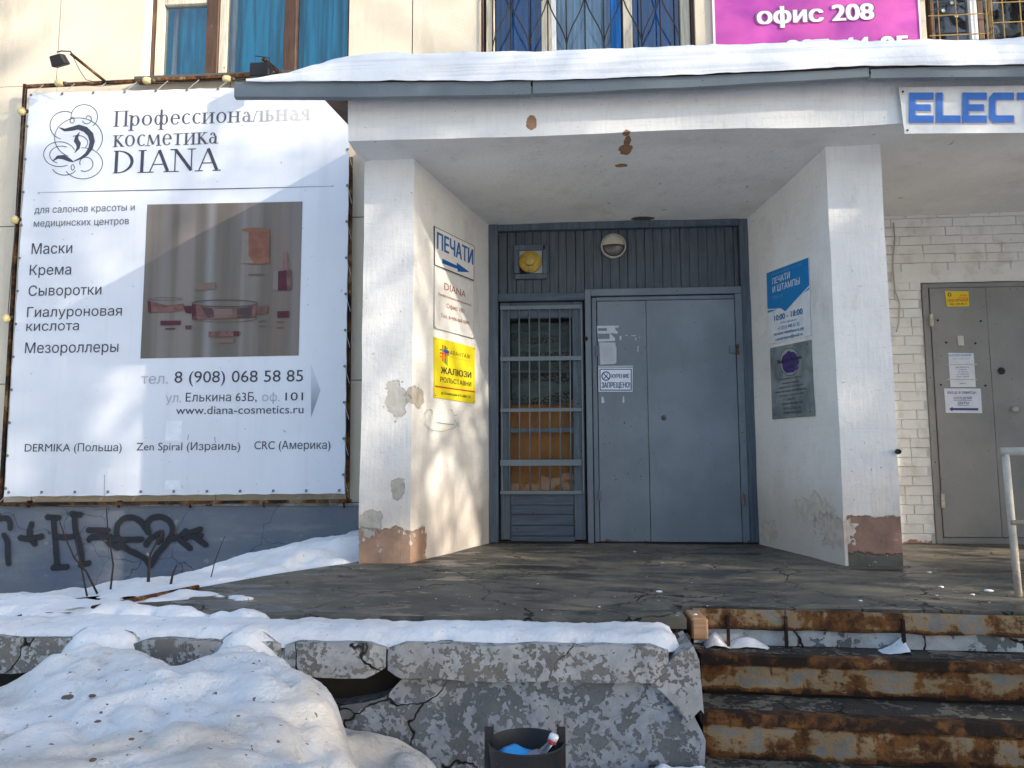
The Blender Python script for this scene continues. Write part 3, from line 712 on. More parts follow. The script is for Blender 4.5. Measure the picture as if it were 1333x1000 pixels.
def yb(name, pts, r): g = Geo(); g.tube(pts, r, 6); g.build(name, M_yiron, g3)
for px in (1222, 1245, 1288, 1306, 1329, 1352): x = at(px, 25, -.02)[0]; yb('bar', [(x, -.02, ZB+.03), (x, -.02, ZT)], .005 if px != 1288 else .010)
for px in (1284, 1291): x = at(px, 25, -.03)[0]; yb('bar', [(x, -.035, ZB+.03), (x, -.035, ZT)], .006)
for py in (46, 20, -6, -32):
    z = at(1240, py, -.02)[2]; yb('bar', [(XW[4]+.01, -.026, z), (at(1288, py, 0)[0], -.026, z)], .005)
    z = at(1300, py+10, -.02)[2]; yb('bar', [(at(1288, py, 0)[0], -.026, z), (4.7, -.026, z)], .005)
mu = Geo().lathe((0, 0, 0), [(.02, 0), (.034, .002), (.034, .006), (.02, .008)], 14, 'y')
for px, py in ((1239, 4), (1228, 14), (1245, 21)):
    c = at(px, py, .11); g = Geo().lathe((c[0], c[1], c[2]), [(0, 0), (.012, 0), (.016, .003)], 12, 'y', -1); g.build('round_sticker', flat((.6, .62, .5), .6), w3)

# ---------------------------------------------------------------- brick wall at the right bay
bw = link(bpy.data.objects.new('brick_wall', None), bld, (3, 0, 0))
D2 = (2.955, 4.30, 2.125)            # second door opening x0, x1, top
box('mortar_bed', 1.56, D2[0], .010, .12, -.02, 2.86, M_mortar, bw, 0); box('mortar_bed', D2[0], 7, .010, .12, 2.24, 2.86, M_mortar, bw, 0); box('mortar_bed', D2[1], 7, .010, .12, -.02, 2.24, M_mortar, bw, 0)
bvar = []
for k in range(5):
    rnd = random.Random(k); bm = bmesh.new(); bmesh.ops.create_cube(bm, size=1)
    bm.faces.ensure_lookup_table()
    fr = [f for f in bm.faces if f.normal.y < -.5][0]
    r = bmesh.ops.inset_region(bm, faces=[fr], thickness=.05, depth=0)
    for v in fr.verts: v.co.y -= .35
    for v in bm.verts: v.co += Vector((rnd.uniform(-.012, .012), rnd.uniform(-.12, .12), rnd.uniform(-.045, .045)))
    me = bpy.data.meshes.new('brick'); bm.to_mesh(me); bm.free(); me.materials.append(M_brick); bvar.append(me)
CH = .0768; BL = .252
rnd = random.Random(3)
nb = 0; lintel_z = (2.135, 2.235)
for row in range(int(2.74/CH)+1):
    z0 = row*CH+.002; off = (BL/2 if row % 2 else 0)
    if rnd.random() < .25: off += BL/4
    x = 2.13+.10-off
    while x < 4.4:
        x1 = x+(BL/2 if rnd.random() < .14 else BL)
        a, b = max(x, 2.20), min(x1, 4.4); z1 = z0+CH-.006
        if z1 > lintel_z[0] and z0 < lintel_z[1]+.0: lo = True
        else: lo = False
        if not (z0 > lintel_z[0]-.02 and z0 < lintel_z[1]-.03) and b-a > .04:
            if z1 > 2.73: z1 = 2.73
            segs = [(a, b)]
            if z0 < lintel_z[0]: segs = [(a, min(b, D2[0]-.004))]
            for sa, sb in segs:
                if sb-sa > .03 and z1-z0 > .02:
                    o = bpy.data.objects.new('brick', rnd.choice(bvar)); link(o, bw, ((sa+sb)/2, .006+rnd.uniform(-.003, .002), (z0+z1)/2))
                    o.scale = (sb-sa-.003-rnd.uniform(0, .004), .009, z1-z0+.002-rnd.uniform(0, .003)); nb += 1
        x = x1
rough('lintel', boxquads(2.72, 5.0, -.006, .03, lintel_z[0], lintel_z[1]), .06, .004, 6, M_brick, bw, 3)
cable = Geo(); cp = [(1163, 290), (1165, 310), (1162, 345), (1165, 378), (1171, 395), (1170, 420), (1167, 432)]
cable.tube([at(x, y, -.015) for x, y in cp], .005, 6); cable.build('hanging_cable', flat((.42, .38, .32), .7), bld, smooth=True)

# ---------------------------------------------------------------- porch: piers, beam and soffit, roof edge
porch = thing('entrance_porch', (.4, -1.35, 0), 'white plastered entrance porch with two splayed piers under a flat canopy', 'porch')
def pier(fp, mat, off, outer):
    q = []
    n = len(fp)
    for i in range(n):
        a, b = fp[i], fp[(i+1) % n]; q.append([(a[0], a[1], -.03), (b[0], b[1], -.03), (b[0], b[1], SOF+.02-b[1]*.06), (a[0], a[1], SOF+.02-a[1]*.06)])
    rough('pier', q, .055, .0065, 1.6, mat, porch, off, 30)
pier(LP, M_pierL, 1, 0); pier(RP, M_pierR, 8, 0)
pier([(5.2, PF), (5.6, PF), (5.6, 0), (5.2, 0)], M_pierR, 5, 0)
BY = -1.72
def bpost(co, p):
    co.z += .010*nz((p.x, 0, 0), .9); return co
XB0, XB1 = -1.42, 7.0
q = [[(XB0, BY, 2.765), (XB1, BY, 2.765), (XB1, BY, 3.10), (XB0, BY, 3.10)],
     [(XB0+.05, -1.40, 2.785), (XB1, -1.40, 2.785), (XB1, BY, 2.765), (XB0, BY, 2.765)],
     [(XB0+.05, 0.03, SOF), (XB1, 0.03, SOF), (XB1, -1.40, 2.785), (XB0+.05, -1.40, 2.785)],
     [(XB0, BY, 3.10), (XB0, 0.03, 3.10), (XB0, .03, 2.785), (XB0, BY, 2.765)], [(XB0, BY, 2.765), (XB0, .03, 2.785), (XB0+.05, .03, SOF), (XB0+.05, -1.40, 2.785)]]
rough('canopy_beam', q, .07, .008, 1.3, M_beam, porch, 4, 50, bpost)
Geo().prism([(-1.84, 3.02), (0, 3.28), (0, 3.42), (-1.84, 3.11)], -1.56, -1.43, 'x').build('roof_board', M_brown, porch); Geo().prism([(-1.84, 3.105), (0, 3.28), (0, 3.42), (-1.84, 3.135)], -1.425, 7, 'x').build('roof_deck', M_brown, porch)
FY = -1.88
def fascia(segs, name='roof_edge_metal'):
    V = []; F = []
    for i, (px, yt, yb_) in enumerate(segs):
        x, _, z1 = at(px, yt, FY); _, _, z0 = at(px, yb_, FY)
        w = .004*nz((x, 0, 0), 5)
        V += [(x, FY+.05, z1+.012), (x, FY+w, z1), (x, FY+.004+w, z0+.008), (x, FY+.03, z0), (x, FY+.05, z0+.006)]
        if i:
            k = 5*i
            for j in range(4): F.append((k-5+j, k-4+j, k+1+j, k+j))
    return mk(name, V, F, M_galv, porch)
fascia([(305, 107, 127), (380, 107, 127), (460, 107, 127.5), (560, 107, 126), (640, 106.5, 125), (691, 106, 124)])
fascia([(693.5, 106, 123), (760, 104, 121), (830, 101.5, 117), (890, 99.5, 115), (940, 97.5, 112.5), (990, 95, 109), (1050, 93, 106), (1100, 90.5, 103), (1131, 88, 101)])
fascia([(1133.5, 90, 103), (1200, 88, 102), (1260, 86, 101.5), (1333, 85.5, 101), (1450, 84, 100), (2600, 70, 88)])
# canopy snow
def roof_snow():
    tops = [(322, 106), (335, 103.5), (352, 99.5), (380, 94), (405, 88.5), (430, 80), (455, 74), (480, 71), (520, 69), (580, 67), (640, 66), (750, 62.5), (860, 60), (940, 57), (1000, 55.5), (1060, 54), (1118, 52), (1135, 56), (1160, 53), (1220, 51), (1333, 50), (1450, 48), (2600, 30)]
    bots = [(305, 107), (691, 106), (760, 104), (890, 99.5), (1131, 87), (1333, 85.5), (1450, 84), (2600, 70)]
    f = lambda L, x: float(np.interp(x, [a for a, _ in L], [b for _, b in L]))
    V = []; F = []; m = 14; pxs = list(np.arange(322, 1460, 4))+list(range(1500, 2600, 60))
    for i, px in enumerate(pxs):
        x, _, zb_ = at(px, f(bots, px), FY); _, _, zt = at(px, f(tops, px), FY+.06); t = max(zt-zb_, .004)
        depth = .05 if px < 426 else min(1.0, .05+(px-426)/16)
        for j in range(m):
            s = j/(m-1)
            if s < .5:
                a = s/.5*math.pi/2; y = FY+.10-.125*math.cos(a*.96)**.55 if a < 1.5 else FY+.10; z = zb_-.004+t*math.sin(a)**1.0
                y = FY+.11-.13*math.cos(a)**.5
            else:
                k = (s-.5)/.5; y = FY+.11+k*1.75*depth; z = zb_+t+k*.34*depth
                if px < 440: z = zb_+t*(1-.9*k)
            n = .017*fbm((x, y, z), 2.6, 4, 4)*(1 if s > .06 else .35)+.004*fbm((x, y, z), 9, 2, 8)
            lay = .006*math.sin(z*150+3*nz((x, 0, 0), .8))*(1 if .05 < s < .45 else 0)
            V.append((x, y-abs(n)*.6+lay, z+n))
        if i:
            for j in range(m-1): a = (i-1)*m+j; F.append((a, a+m, a+m+1, a+1))
    tag(mk('canopy_snow', V, F, M_snowc, smooth=True), 'thick white snow lying along the top of the canopy', 'snow', kind='stuff')
roof_snow()

# ---------------------------------------------------------------- doors
def B(name, px0, px1, py0, py1, y0, y1, mat, parent, b=.003, Y=None):
    """box from pixel edges at depth y0 (front face)"""
    Y = y0 if Y is None else Y; xm = (px0+px1)/2; ym = (py0+py1)/2
    xA = at(px0, ym, Y)[0]; xB = at(px1, ym, Y)[0]; zA = at(xm, py1, Y)[2]; zB = at(xm, py0, Y)[2]
    return box(name, xA, xB, y0, y1, zA, zB, mat, parent, b)
def BX(name, x0, x1, z0, z1, y0, y1, mat, parent, b=.003): return box(name, x0, x1, y0, y1, z0, z1, mat, parent, b)
# opening frame and plank panel
surround = link(bpy.data.objects.new('door_surround', None), bld, (.45, 0, 0))
BX('jamb', -.655, -.575, .0, SOF, -.06, .05, M_woodf, surround); BX('jamb', 1.475, 1.56, .0, SOF, -.045, .05, M_woodf, surround)
BX('head_board', -.573, 1.473, 2.655, SOF+.01, -.05, .04, M_woodf, surround)
BX('transom_board', -.573, .165, 2.035, 2.10, -.055, .04, M_woodh, surround)
pn = link(bpy.data.objects.new('plank_panel', None), bld, (.4, 0, 2.1))
plank_mesh = []
for k in range(4):
    rnd = random.Random(k+20); g = Geo().box(-.5, .5, -.5, .5, -.5, .5, .045); V = np.array(g.V)
    V[:, 0] += np.array([rnd.uniform(-.03, .03) for _ in V])*.6
    o = mk('plank', V, g.F, M_wood, None, loc=(0, 0, 0)); plank_mesh.append(o.data); bpy.data.objects.remove(o)
rnd = random.Random(5); x = -.572; i = 0
while x < 1.46:
    w = rnd.uniform(.070, .077); x1 = min(x+w, 1.472)
    gap = rnd.choice([.003, .004, .007])
    o = bpy.data.objects.new('plank', rnd.choice(plank_mesh)); link(o, pn, ((x+x1)/2, .012+rnd.uniform(-.004, .004), (2.095+2.655)/2))
    o.scale = (x1-x-gap, .022, .556); x = x1
BX('backing', -.57, 1.47, 2.09, 2.66, .026, .04, M_dark, pn)

# glazed wooden door
gd = link(bpy.data.objects.new('glazed_door', None), bld, (-.2, 0, 0))
BX('stile', -.560, -.478, .02, 2.03, -.012, .035, M_woodf, gd, .004); BX('stile', .055, .150, .02, 2.03, -.012, .035, M_woodf, gd, .004)
zt = at(700, 414, -.01)[2]; zs = at(700, 640, -.01)[2]
BX('top_rail', -.477, .054, zt, 2.03, -.010, .034, M_woodh, gd, .004); BX('lock_rail', -.477, .054, zs-.112, zs, -.008, .034, M_woodh, gd, .004)
for k in range(3): BX('panel_board', -.476, .053, .10+k*(zs-.155)/3.0+.001-.05, .10+(k+1)*(zs-.155)/3.0-.002-.05, .004+k*.002, .028, M_woodh, gd, .004)
BX('bottom_rail', -.477, .054, .005, .048, -.008, .034, M_woodh, gd)
BX('glazing_bar', -.477, .054, at(700, 563, 0)[2], at(700, 557, 0)[2], -.004, .02, M_woodf, gd)
BX('glazing_bar', -.477, .054, at(700, 486, 0)[2], at(700, 481, 0)[2], .012, .03, flat((.04, .045, .05), .6), gd)
BX('pane', -.476, .053, zs+.001, zt-.001, .020, .024, M_glass2, gd, 0)
def mat_hardboard():
    m = M('varnished_board'); n = m.noise(3, 5, .6, vec=m.stretch(1, 1, 1)); z = m.axis(2)
    c = m.mix(m.ss(n, .35, .65), (.62, .25, .035), (.50, .18, .025)); s = m.ss(m.noise(7, 4, dist=2), .66, .68); c = m.mix(m.ma('MULTIPLY', s, .5), c, (.34, .17, .05))
    return m.out(c, .35, m.noise(6, 3), .004)
def mat_crumple():
    m = M('crumpled_patterned_sheet'); z = m.axis(2); n = m.noise(5, 5, .6, vec=m.stretch(.5, 1, 1.6), off=2)
    w = m.ma('SINE', m.ma('MULTIPLY_ADD', z, 34.0, m.ma('MULTIPLY', n, 9.0)))
    sp = m.ss(m.noise(50, 3, .7), .5, .56)
    band = m.ss(w, -.1, .1); c = m.mix(band, (.17, .20, .185), (.06, .058, .055)); c = m.mix(m.ma('MULTIPLY', m.ma('MULTIPLY', band, sp), .8), c, (.30, .28, .24))
    ln = m.ma('ABSOLUTE', w); c = m.mix(m.ss(ln, .0, .12, .9, 0), c, (.10, .06, .03)); c = m.mix(m.ss(m.noise(2, 3, off=9), .5, .7), c, (.11, .14, .15))
    return m.out(c, .5, w, .006)
zsh = at(700, 527, .1)[2]
BX('board', -.5, .08, 0.1, 1.15+.05, .12, .13, mat_hardboard(), gd)
# crumpled sheet hanging behind the upper glass
V = []; F = []
for i in range(25):
    for j in range(30):
        x = -.47+.50*i/24; z = zsh+.0+(zt-.02-zsh)*j/29; V.append((x, .085+.018*math.sin(z*34+3*nz((x, 0, z), 3))+.01*nz((x, 1, z), 6), z+.012*nz((x, 0, 0), 6)))
        if i and j: a = i*30+j; F.append((a-31, a-1, a, a-30))
mk('crumpled_sheet', V, F, mat_crumple(), gd, smooth=True)
g2 = link(bpy.data.objects.new('door_grille', None), bld, (-.2, -.03, 0))
GY = -.034
for px in (662.4, 675.7, 689, 701.8, 715.3, 728.6, 742):
    xt = at(px, 400, GY)[0]; xb_ = at(px+1, 638, GY)[0]; g = Geo(); g.tube([(xb_, GY, at(700, 639, GY)[2]), (xt, GY, at(700, 400, GY)[2])], .0058, 8); g.build('bar', M_bar, g2, smooth=True)
for (a, b) in ((397.5, 402.5), (464, 469.5), (531.5, 536), (598.5, 606.5), (639, 643.5)): B('flat_bar', 651, 757, a, b, GY-.013, GY-.007, M_bar, g2, .001)
for x_ in (-.552, .128): BX('side_bar', x_, x_+.012, at(700, 642, GY)[2], at(700, 398, GY)[2], GY-.006, GY, M_bar, g2, .001)

# steel double door
sdoor = link(bpy.data.objects.new('steel_door', None), bld, (.9, 0, 0))
BX('door_frame', .166, .215, .0, 2.125, -.055, .04, M_doorf, sdoor); BX('door_frame', 1.418, 1.474, .0, 2.065, -.05, .04, M_doorf, sdoor)
BX('door_frame', .216, 1.473, 2.066, 2.125, -.055, .04, M_doorf, sdoor)
BX('inner_frame', .222, .262, .0, 2.055, -.035, .03, M_doorf, sdoor); BX('inner_frame', .263, 1.416, 2.025, 2.058, -.035, .03, M_doorf, sdoor)
rough('door_leaf', boxquads(.268, .676, -.040, .02, .012, 2.018), .12, .0018, 1.5, M_door, sdoor, 4, 40)
rough('door_leaf', boxquads(.681, 1.412, -.044, .02, .012, 2.018), .12, .0022, 1.3, M_door, sdoor, 9, 40)
BX('leaf_gap', .262, 1.418, .0, 2.03, .0, .01, M_dark, sdoor, 0)
BX('threshold', -.64, 1.54, -.02, .010, -.05, .06, M_dark, sdoor, 0)
def hinge(x, z, parent, mat, h=.085, r=.011, y=-.056):
    g = Geo(); g.tube([(x, y, z-h/2), (x, y, z-.002)], r, 10); g.tube([(x, y, z+.002), (x, y, z+h/2)], r*.95, 10); g.build('hinge', mat, parent, angle=40)
hx = at(964, 455, -.05); hinge(1.420, hx[2], sdoor, M_rust, .08, .014, -.062); hinge(1.424, at(965, 650, -.05)[2], sdoor, M_rust, .085, .014, -.062)
hinge(.262, at(773, 457, -.05)[2], sdoor, M_doorf, .085, .012, -.05); hinge(.266, at(776, 645, -.05)[2], sdoor, M_doorf, .085, .012, -.05)
BX('hinge_block', 1.36, 1.42, hx[2]-.03, hx[2]+.035, -.06, -.044, M_doorf, sdoor)
c = at(864, 544, -.05); g = Geo().lathe((c[0], -.044, c[2]), [(.022, 0), (.022, .006), (.012, .008), (.012, .016), (.008, .017), (.0, .017)], 18, 'y', -1); g.build('keyhole', flat((.04, .038, .035), .35, .5), sdoor, angle=40)
c = at(762.5, 441, -.055); g = Geo().lathe((c[0], -.055, c[2]), [(.019, 0), (.019, .005), (.012, .007), (.012, .002), (.0, .002)], 18, 'y', -1); g.build('round_lock', mat_rust('brass_lock', (.2, .13, .07), .6), sdoor, angle=40)

# second steel door at the right
d2 = link(bpy.data.objects.new('steel_door', None), bld, (3.6, 0, 0)); d2['label'] = 'warm grey steel door at the right edge'
x0 = D2[0]
BX('door_frame', x0-.002, x0+.045, .0, 2.125, -.02, .06, M_door2, d2); BX('door_frame', x0+.046, 4.35, 2.085, 2.125, -.02, .06, M_door2, d2); BX('door_frame', 4.305, 4.35, 0, 2.084, -.02, .06, M_door2, d2)
BX('sill_rail', x0+.046, 4.304, 0, .05, -.015, .05, M_door2, d2)
xg = at(1298, 600, -.03)[0]
rough('door_leaf', boxquads(x0+.05, xg-.002, -.030, .03, .055, 2.08), .12, .002, 1.5, M_door2, d2, 14, 40); rough('door_leaf', boxquads(xg+.002, 4.30, -.030, .03, .055, 2.08), .12, .002, 1.4, M_door2, d2, 19, 40)
hinge(x0+.045, at(1207, 417, -.04)[2], d2, M_rail, .10, .015, -.045); hinge(x0+.05, at(1222, 652, -.04)[2], d2, M_rail, .11, .015, -.045)
c = at(1303.5, 483, -.035); g = Geo().lathe((c[0], -.030, c[2]), [(.026, 0), (.030, .008), (.022, .016), (.0, .017)], 9, 'y', -1); g.build('lock_knob', M_black, d2, angle=30)
c = at(1320, 533, -.035); g = Geo().lathe((c[0], -.030, c[2]), [(.018, 0), (.014, .012), (.024, .022), (.024, .034), (.014, .042), (0, .043)], 16, 'y', -1); g.build('door_handle', flat((.45, .42, .38), .5), d2, smooth=True)
B('bell_button', 1247, 1255, 437, 450, -.042, -.030, flat((.55, .52, .45), .6), d2)
for (a, b) in ((1232, 446), (1270, 447), (1225, 501), (1283, 502), (1221, 417), (1277, 418)):
    c = at(a, b, -.033); g = Geo().lathe((c[0], -.030, c[2]), [(.009, 0), (.007, .005), (0, .006)], 10, 'y', -1); g.build('bolt', M_black, d2, smooth=True)
BX('door_threshold', x0-.1, 4.5, -.02, .0, -.09, .05, M_conc, d2)

# ---------------------------------------------------------------- wall lamp and yellow bell on the plank panel
t = thing('bulkhead_lamp', at(798, 321, -.02), 'round grey bulkhead lamp with half shade on the planks above the steel door', 'lamp')
c = at(798.5, 321, -.02); R = .108
g = Geo().lathe((c[0], -.002, c[2]), [(R*.96, 0), (R, .02), (R*.99, .045), (R*.90, .055), (R*.88, .048), (R*.88, .02)], 36, 'y', -1); g.build('rim', flat((.42, .42, .37), .5), t, smooth=True)
V = []; F = []; n = 20; m = 8
def dome(a0, a1, r, hgt, y0):
    V = []; F = []
    for i in range(n+1):
        a = a0+(a1-a0)*i/n
        for j in range(m+1):
            q = j/m; rr = r*math.sin(q*math.pi/2); V.append((c[0]+rr*math.cos(a), y0-hgt*math.cos(q*math.pi/2), c[2]+rr*math.sin(a)))
        if i:
            for j in range(m): k = (i-1)*(m+1)+j; F.append((k, k+m+1, k+m+2, k+1))
    return V, F
V, F = dome(0, math.pi, R*.87, .055, -.045); mk('half_shade', V, F, flat((.50, .47, .38), .5), t, smooth=True)
V, F = dome(math.pi, 2*math.pi, R*.86, .038, -.030); mk('glass_cover', V, F, flat((.10, .085, .075), .22, .5), t, smooth=True)
t = thing('alarm_bell', at(690, 341, -.02), 'yellow round bell in a square plank frame above the glazed door', 'bell')
c = at(690, 341, -.03)
def fr(px0, px1, py0, py1): return B('frame_board', px0, px1, py0, py1, -.035, -.003, M_woodf, t)
fr(669, 710, 318.5, 325.5); fr(670, 712, 356.5, 363); fr(669, 675.5, 326, 356); fr(706.5, 713, 319, 356)
B('white_plate', 676, 706, 326, 356, -.012, -.006, flat((.42, .43, .43), .6), t); B('dark_hole', 676.5, 690, 346, 356, -.0155, -.0125, M_dark, t, 0)
YB = flat((.46, .30, .04), .4, .4, .4)
g = Geo().lathe((c[0], -.02, c[2]-.004), [(.012, 0), (.06, .004), (.092, .018), (.096, .026), (.090, .036), (.062, .052), (.046, .060)], 32, 'y', -1); g.build('bell_dome', YB, t, smooth=True)
g = Geo().lathe((c[0], -.078, c[2]+.002), [(.046, -.002), (.046, .010), (.038, .016), (0, .018)], 28, 'y', -1); g.build('bell_cap', flat((.46, .33, .08), .4, .4, .3), t, angle=40)
g = Geo(); g.tube([(c[0]-.0, -.066, c[2]-.055), (c[0]+.0, -.075, c[2]-.10)], .009, 8); g.build('clapper', flat((.3, .27, .2), .5), t)

# ---------------------------------------------------------------- big cosmetics banner
BP = Plane((0, -.15), (1, -.15))
q = [BP.px(5, 647), BP.px(449, 643), BP.px(456, 110), BP.px(38, 121)]
def pw(u, v): return .006*mn.noise(Vector((u*1.3, v*.8, 2)))+.003*mn.noise(Vector((u*3.3, v*3, 7)))
ban = thing('banner', (-3.3, -.15, .4), 'large white cosmetics banner laced to a rusty frame on the left wall', 'banner')
V = []; F = []; N1, N2 = 80, 90
for j in range(N2+1):
    for i in range(N1+1):
        s, r_ = i/N1, j/N2
        u = (q[0][0]*(1-s)+q[1][0]*s)*(1-r_)+(q[3][0]*(1-s)+q[2][0]*s)*r_; v = (q[0][1]*(1-s)+q[1][1]*s)*(1-r_)+(q[3][1]*(1-s)+q[2][1]*s)*r_
        e = .006*abs(math.sin(math.pi*s*13)); e2 = .006*abs(math.sin(math.pi*r_*13))
        if j == 0: v += e
        if j == N2: v -= e
        if i == 0: u += e2
        if i == N1: u -= e2
        V.append(BP.w(u, v, pw(u, v)))
        if i and j: a = j*(N1+1)+i; F.append((a-N1-2, a-N1-1, a, a-1))
def mat_vinyl():
    m = M('white_banner_vinyl'); n = m.noise(.9, 4); st = m.noise(3, 4, .6, vec=m.stretch(2, 1, .12), off=4)
    c = m.mix(m.ss(n, .3, .7), (.76, .78, .82), (.70, .72, .765)); c = m.mix(m.ma('MULTIPLY', m.ss(st, .5, .75), .22), c, (.50, .50, .52))
    cr = m.noise(2.2, 3, .5, vec=m.stretch(1, 1, .35), off=9); sp = m.ss(m.noise(30, 3, .5, off=3), .72, .75); c = m.mix(m.ma('MULTIPLY', sp, .5), c, (.25, .25, .28))
    fo = m.ma('ABSOLUTE', m.ma('SUBTRACT', m.noise(1.1, 2, off=14), .5)); fo = m.ss(fo, 0, .02, 1, 0)
    return m.out(c, .48, cr, .012, spec=.4)
mk('banner_sheet', V, F, mat_vinyl(), ban, smooth=True)
INK = flat((.055, .06, .085), .5, .3, .1); INKF = flat((.40, .42, .47), .5, .3, .08); INKM = flat((.12, .125, .15), .5)
def fade_mat(xa, xb):
    m = M('fading_ink'); f = m.ss(m.ma('MULTIPLY_ADD', m.noise(3, 4, off=3), .25, m.axis(0)), xa+.12, xb+.12); return m.out(m.mix(f, (.085, .085, .11), (.58, .56, .55)), .5)
def st(s, x0, yb, x1, yt, mat=INK, **k): return tpx(s, BP, x0, yb, x1, yt, mat, ban, n=.0035, warp=pw, **k)
# serif capitals built from thick and thin pen strokes
T_, t_ = .125, .04
GL = {'П': (.86, ['v.16', 'v.70', 'h0,.86,.98', 's.16,0', 's.70,0']), 'р': (.70, ['V.16,-.30,.68', 'a.37,.34,.25,.34,-140,140', 's.16,-.30', 't.10,.67,.1']),
 'о': (.70, ['a.35,.34,.29,.35,0,360']), 'ф': (.92, ['V.46,-.30,1.0', 'a.29,.34,.22,.33,0,360', 'a.63,.34,.22,.33,0,360', 's.46,-.30']),
 'е': (.64, ['a.34,.34,.27,.35,0,320', 'h.1,.6,.38']), 'с': (.60, ['a.36,.34,.28,.35,50,310']),
 'и': (.76, ['V.16,0,.68', 'V.58,0,.68', 'l.16,.04,.58,.64', 's.16,0', 's.58,0', 's.16,.67', 's.58,.67']), 'н': (.76, ['V.16,0,.68', 'V.58,0,.68', 'h.16,.58,.36', 's.16,0', 's.58,0', 's.16,.67', 's.58,.67']),
 'а': (.62, ['V.46,0,.46', 'a.28,.19,.20,.20,60,330', 'a.29,.46,.17,.20,0,160', 't.52,.01,.12']), 'л': (.70, ['l.08,.02,.26,.66', 'h.2,.56,.66', 'V.54,0,.68', 's.54,0', 't.04,.01,.1']),
 'ь': (.60, ['V.16,0,.68', 'a.30,.19,.22,.20,-120,110', 's.16,.67', 's.16,0']), 'я': (.62, ['V.46,0,.68', 'a.30,.48,.19,.19,70,290', 'l.34,.30,.08,.0', 's.46,0', 't.05,.01,.1']),
 'к': (.66, ['V.16,0,.68', 'l.18,.33,.48,.66', 'L.26,.38,.56,.02', 's.16,0', 's.16,.67', 't.58,.01,.12', 't.50,.67,.12']),
 'м': (.90, ['l.10,.02,.18,.66', 'L.18,.66,.43,.06', 'l.43,.06,.68,.66', 'L.70,.66,.76,.02', 's.10,0', 's.76,0']), 'т': (.66, ['V.33,0,.66', 'h.04,.62,.66', 's.33,0']),
 'D': (.98, ['V.16,0,1.0', 'a.26,.5,.58,.5,-90,90', 'h.04,.3,.99', 'h.04,.3,.01']), 'I': (.42, ['V.2,0,1', 's.2,0', 's.2,.98']),
 'A': (.92, ['l.10,.02,.44,.98', 'L.44,.98,.80,.02', 'h.22,.66,.34', 's.10,0', 's.80,0']), 'N': (1.0, ['l.16,.02,.16,.98', 'L.16,.98,.80,.03', 'l.80,.03,.80,.98', 's.16,0', 't.10,.98,.14', 's.80,.98']), ' ': (.4, [])}
def serif(s, x0, yb, x1, yt, mat):
    u0, v0 = BP.px(x0, yb); _, v1 = BP.px(x0, yt); u1, _ = BP.px(x1, yb); tot = sum(GL[c][0] for c in s); sx = (u1-u0)/tot; sz = v1-v0; V = []; F = []; pen = 0; lay = 0
    def quad(a, b, w0, w1, horizontal=False):
        nonlocal V, F, lay
        d = np.array([b[0]-a[0], b[1]-a[1]]); L = np.linalg.norm(d); qn = np.array([-d[1], d[0]])/L
        pts = [np.array(a)+qn*w0/2, np.array(a)-qn*w0/2, np.array(b)-qn*w1/2, np.array(b)+qn*w1/2]; k = len(V); lay += 1
        for p in pts:
            u = u0+(pen+p[0])*sx; v = v0+p[1]*sz; V.append(BP.w(u, v, .003+lay*.00001+pw(u, v)))
        F.append((k, k+1, k+2, k+3))
    for c in s:
        adv, ops = GL[c]
        for o in ops:
            k = o[0]; a = [float(t) for t in o[1:].split(',')]
            if k == 'v': quad((a[0], 0), (a[0], 1), T_, T_)
            if k == 'V': quad((a[0], a[1]), (a[0], a[2]), T_, T_)
            if k == 'h': quad((a[0], a[2]), (a[1], a[2]), t_, t_)
            if k == 'l': quad(a[:2], a[2:], t_*1.1, t_*1.1)
            if k == 'L': quad(a[:2], a[2:], T_, T_)
            if k == 's': quad((a[0]-.16, a[1]), (a[0]+.16, a[1]), t_, t_)
            if k == 't': quad((a[0]-a[2], a[1]), (a[0]+a[2], a[1]), t_*1.4, t_)
            if k == 'a':
                cx_, cy_, rx, ry, a0, a1 = a; n_ = 22; P0 = []
                k0 = len(V); lay += 1
                for i in range(n_+1):
                    g_ = math.radians(a0+(a1-a0)*i/n_); w = t_+(T_-t_)*abs(math.cos(g_))**1.4
                    for sg in (.5, -.5):
                        u = u0+(pen+cx_+(rx-w/2+sg*w)*math.cos(g_))*sx; v = v0+(cy_+(ry-w/2+sg*w)*math.sin(g_))*sz; V.append(BP.w(u, v, .003+lay*.00001+pw(u, v)))
                    if i: k = k0+2*i; F.append((k-2, k-1, k+1, k))
        pen += adv
    mk('lettering', V, F, mat, ban)
xf = BP.px(300, 155)[0], BP.px(375, 155)[0]
serif('Профессиональная', 148, 165, 405, 145, fade_mat(*xf)); serif('косметика', 147, 191.5, 284, 170, fade_mat(BP.px(285, 155)[0], BP.px(500, 155)[0])); serif('DIANA', 146, 226, 286, 197, INK)
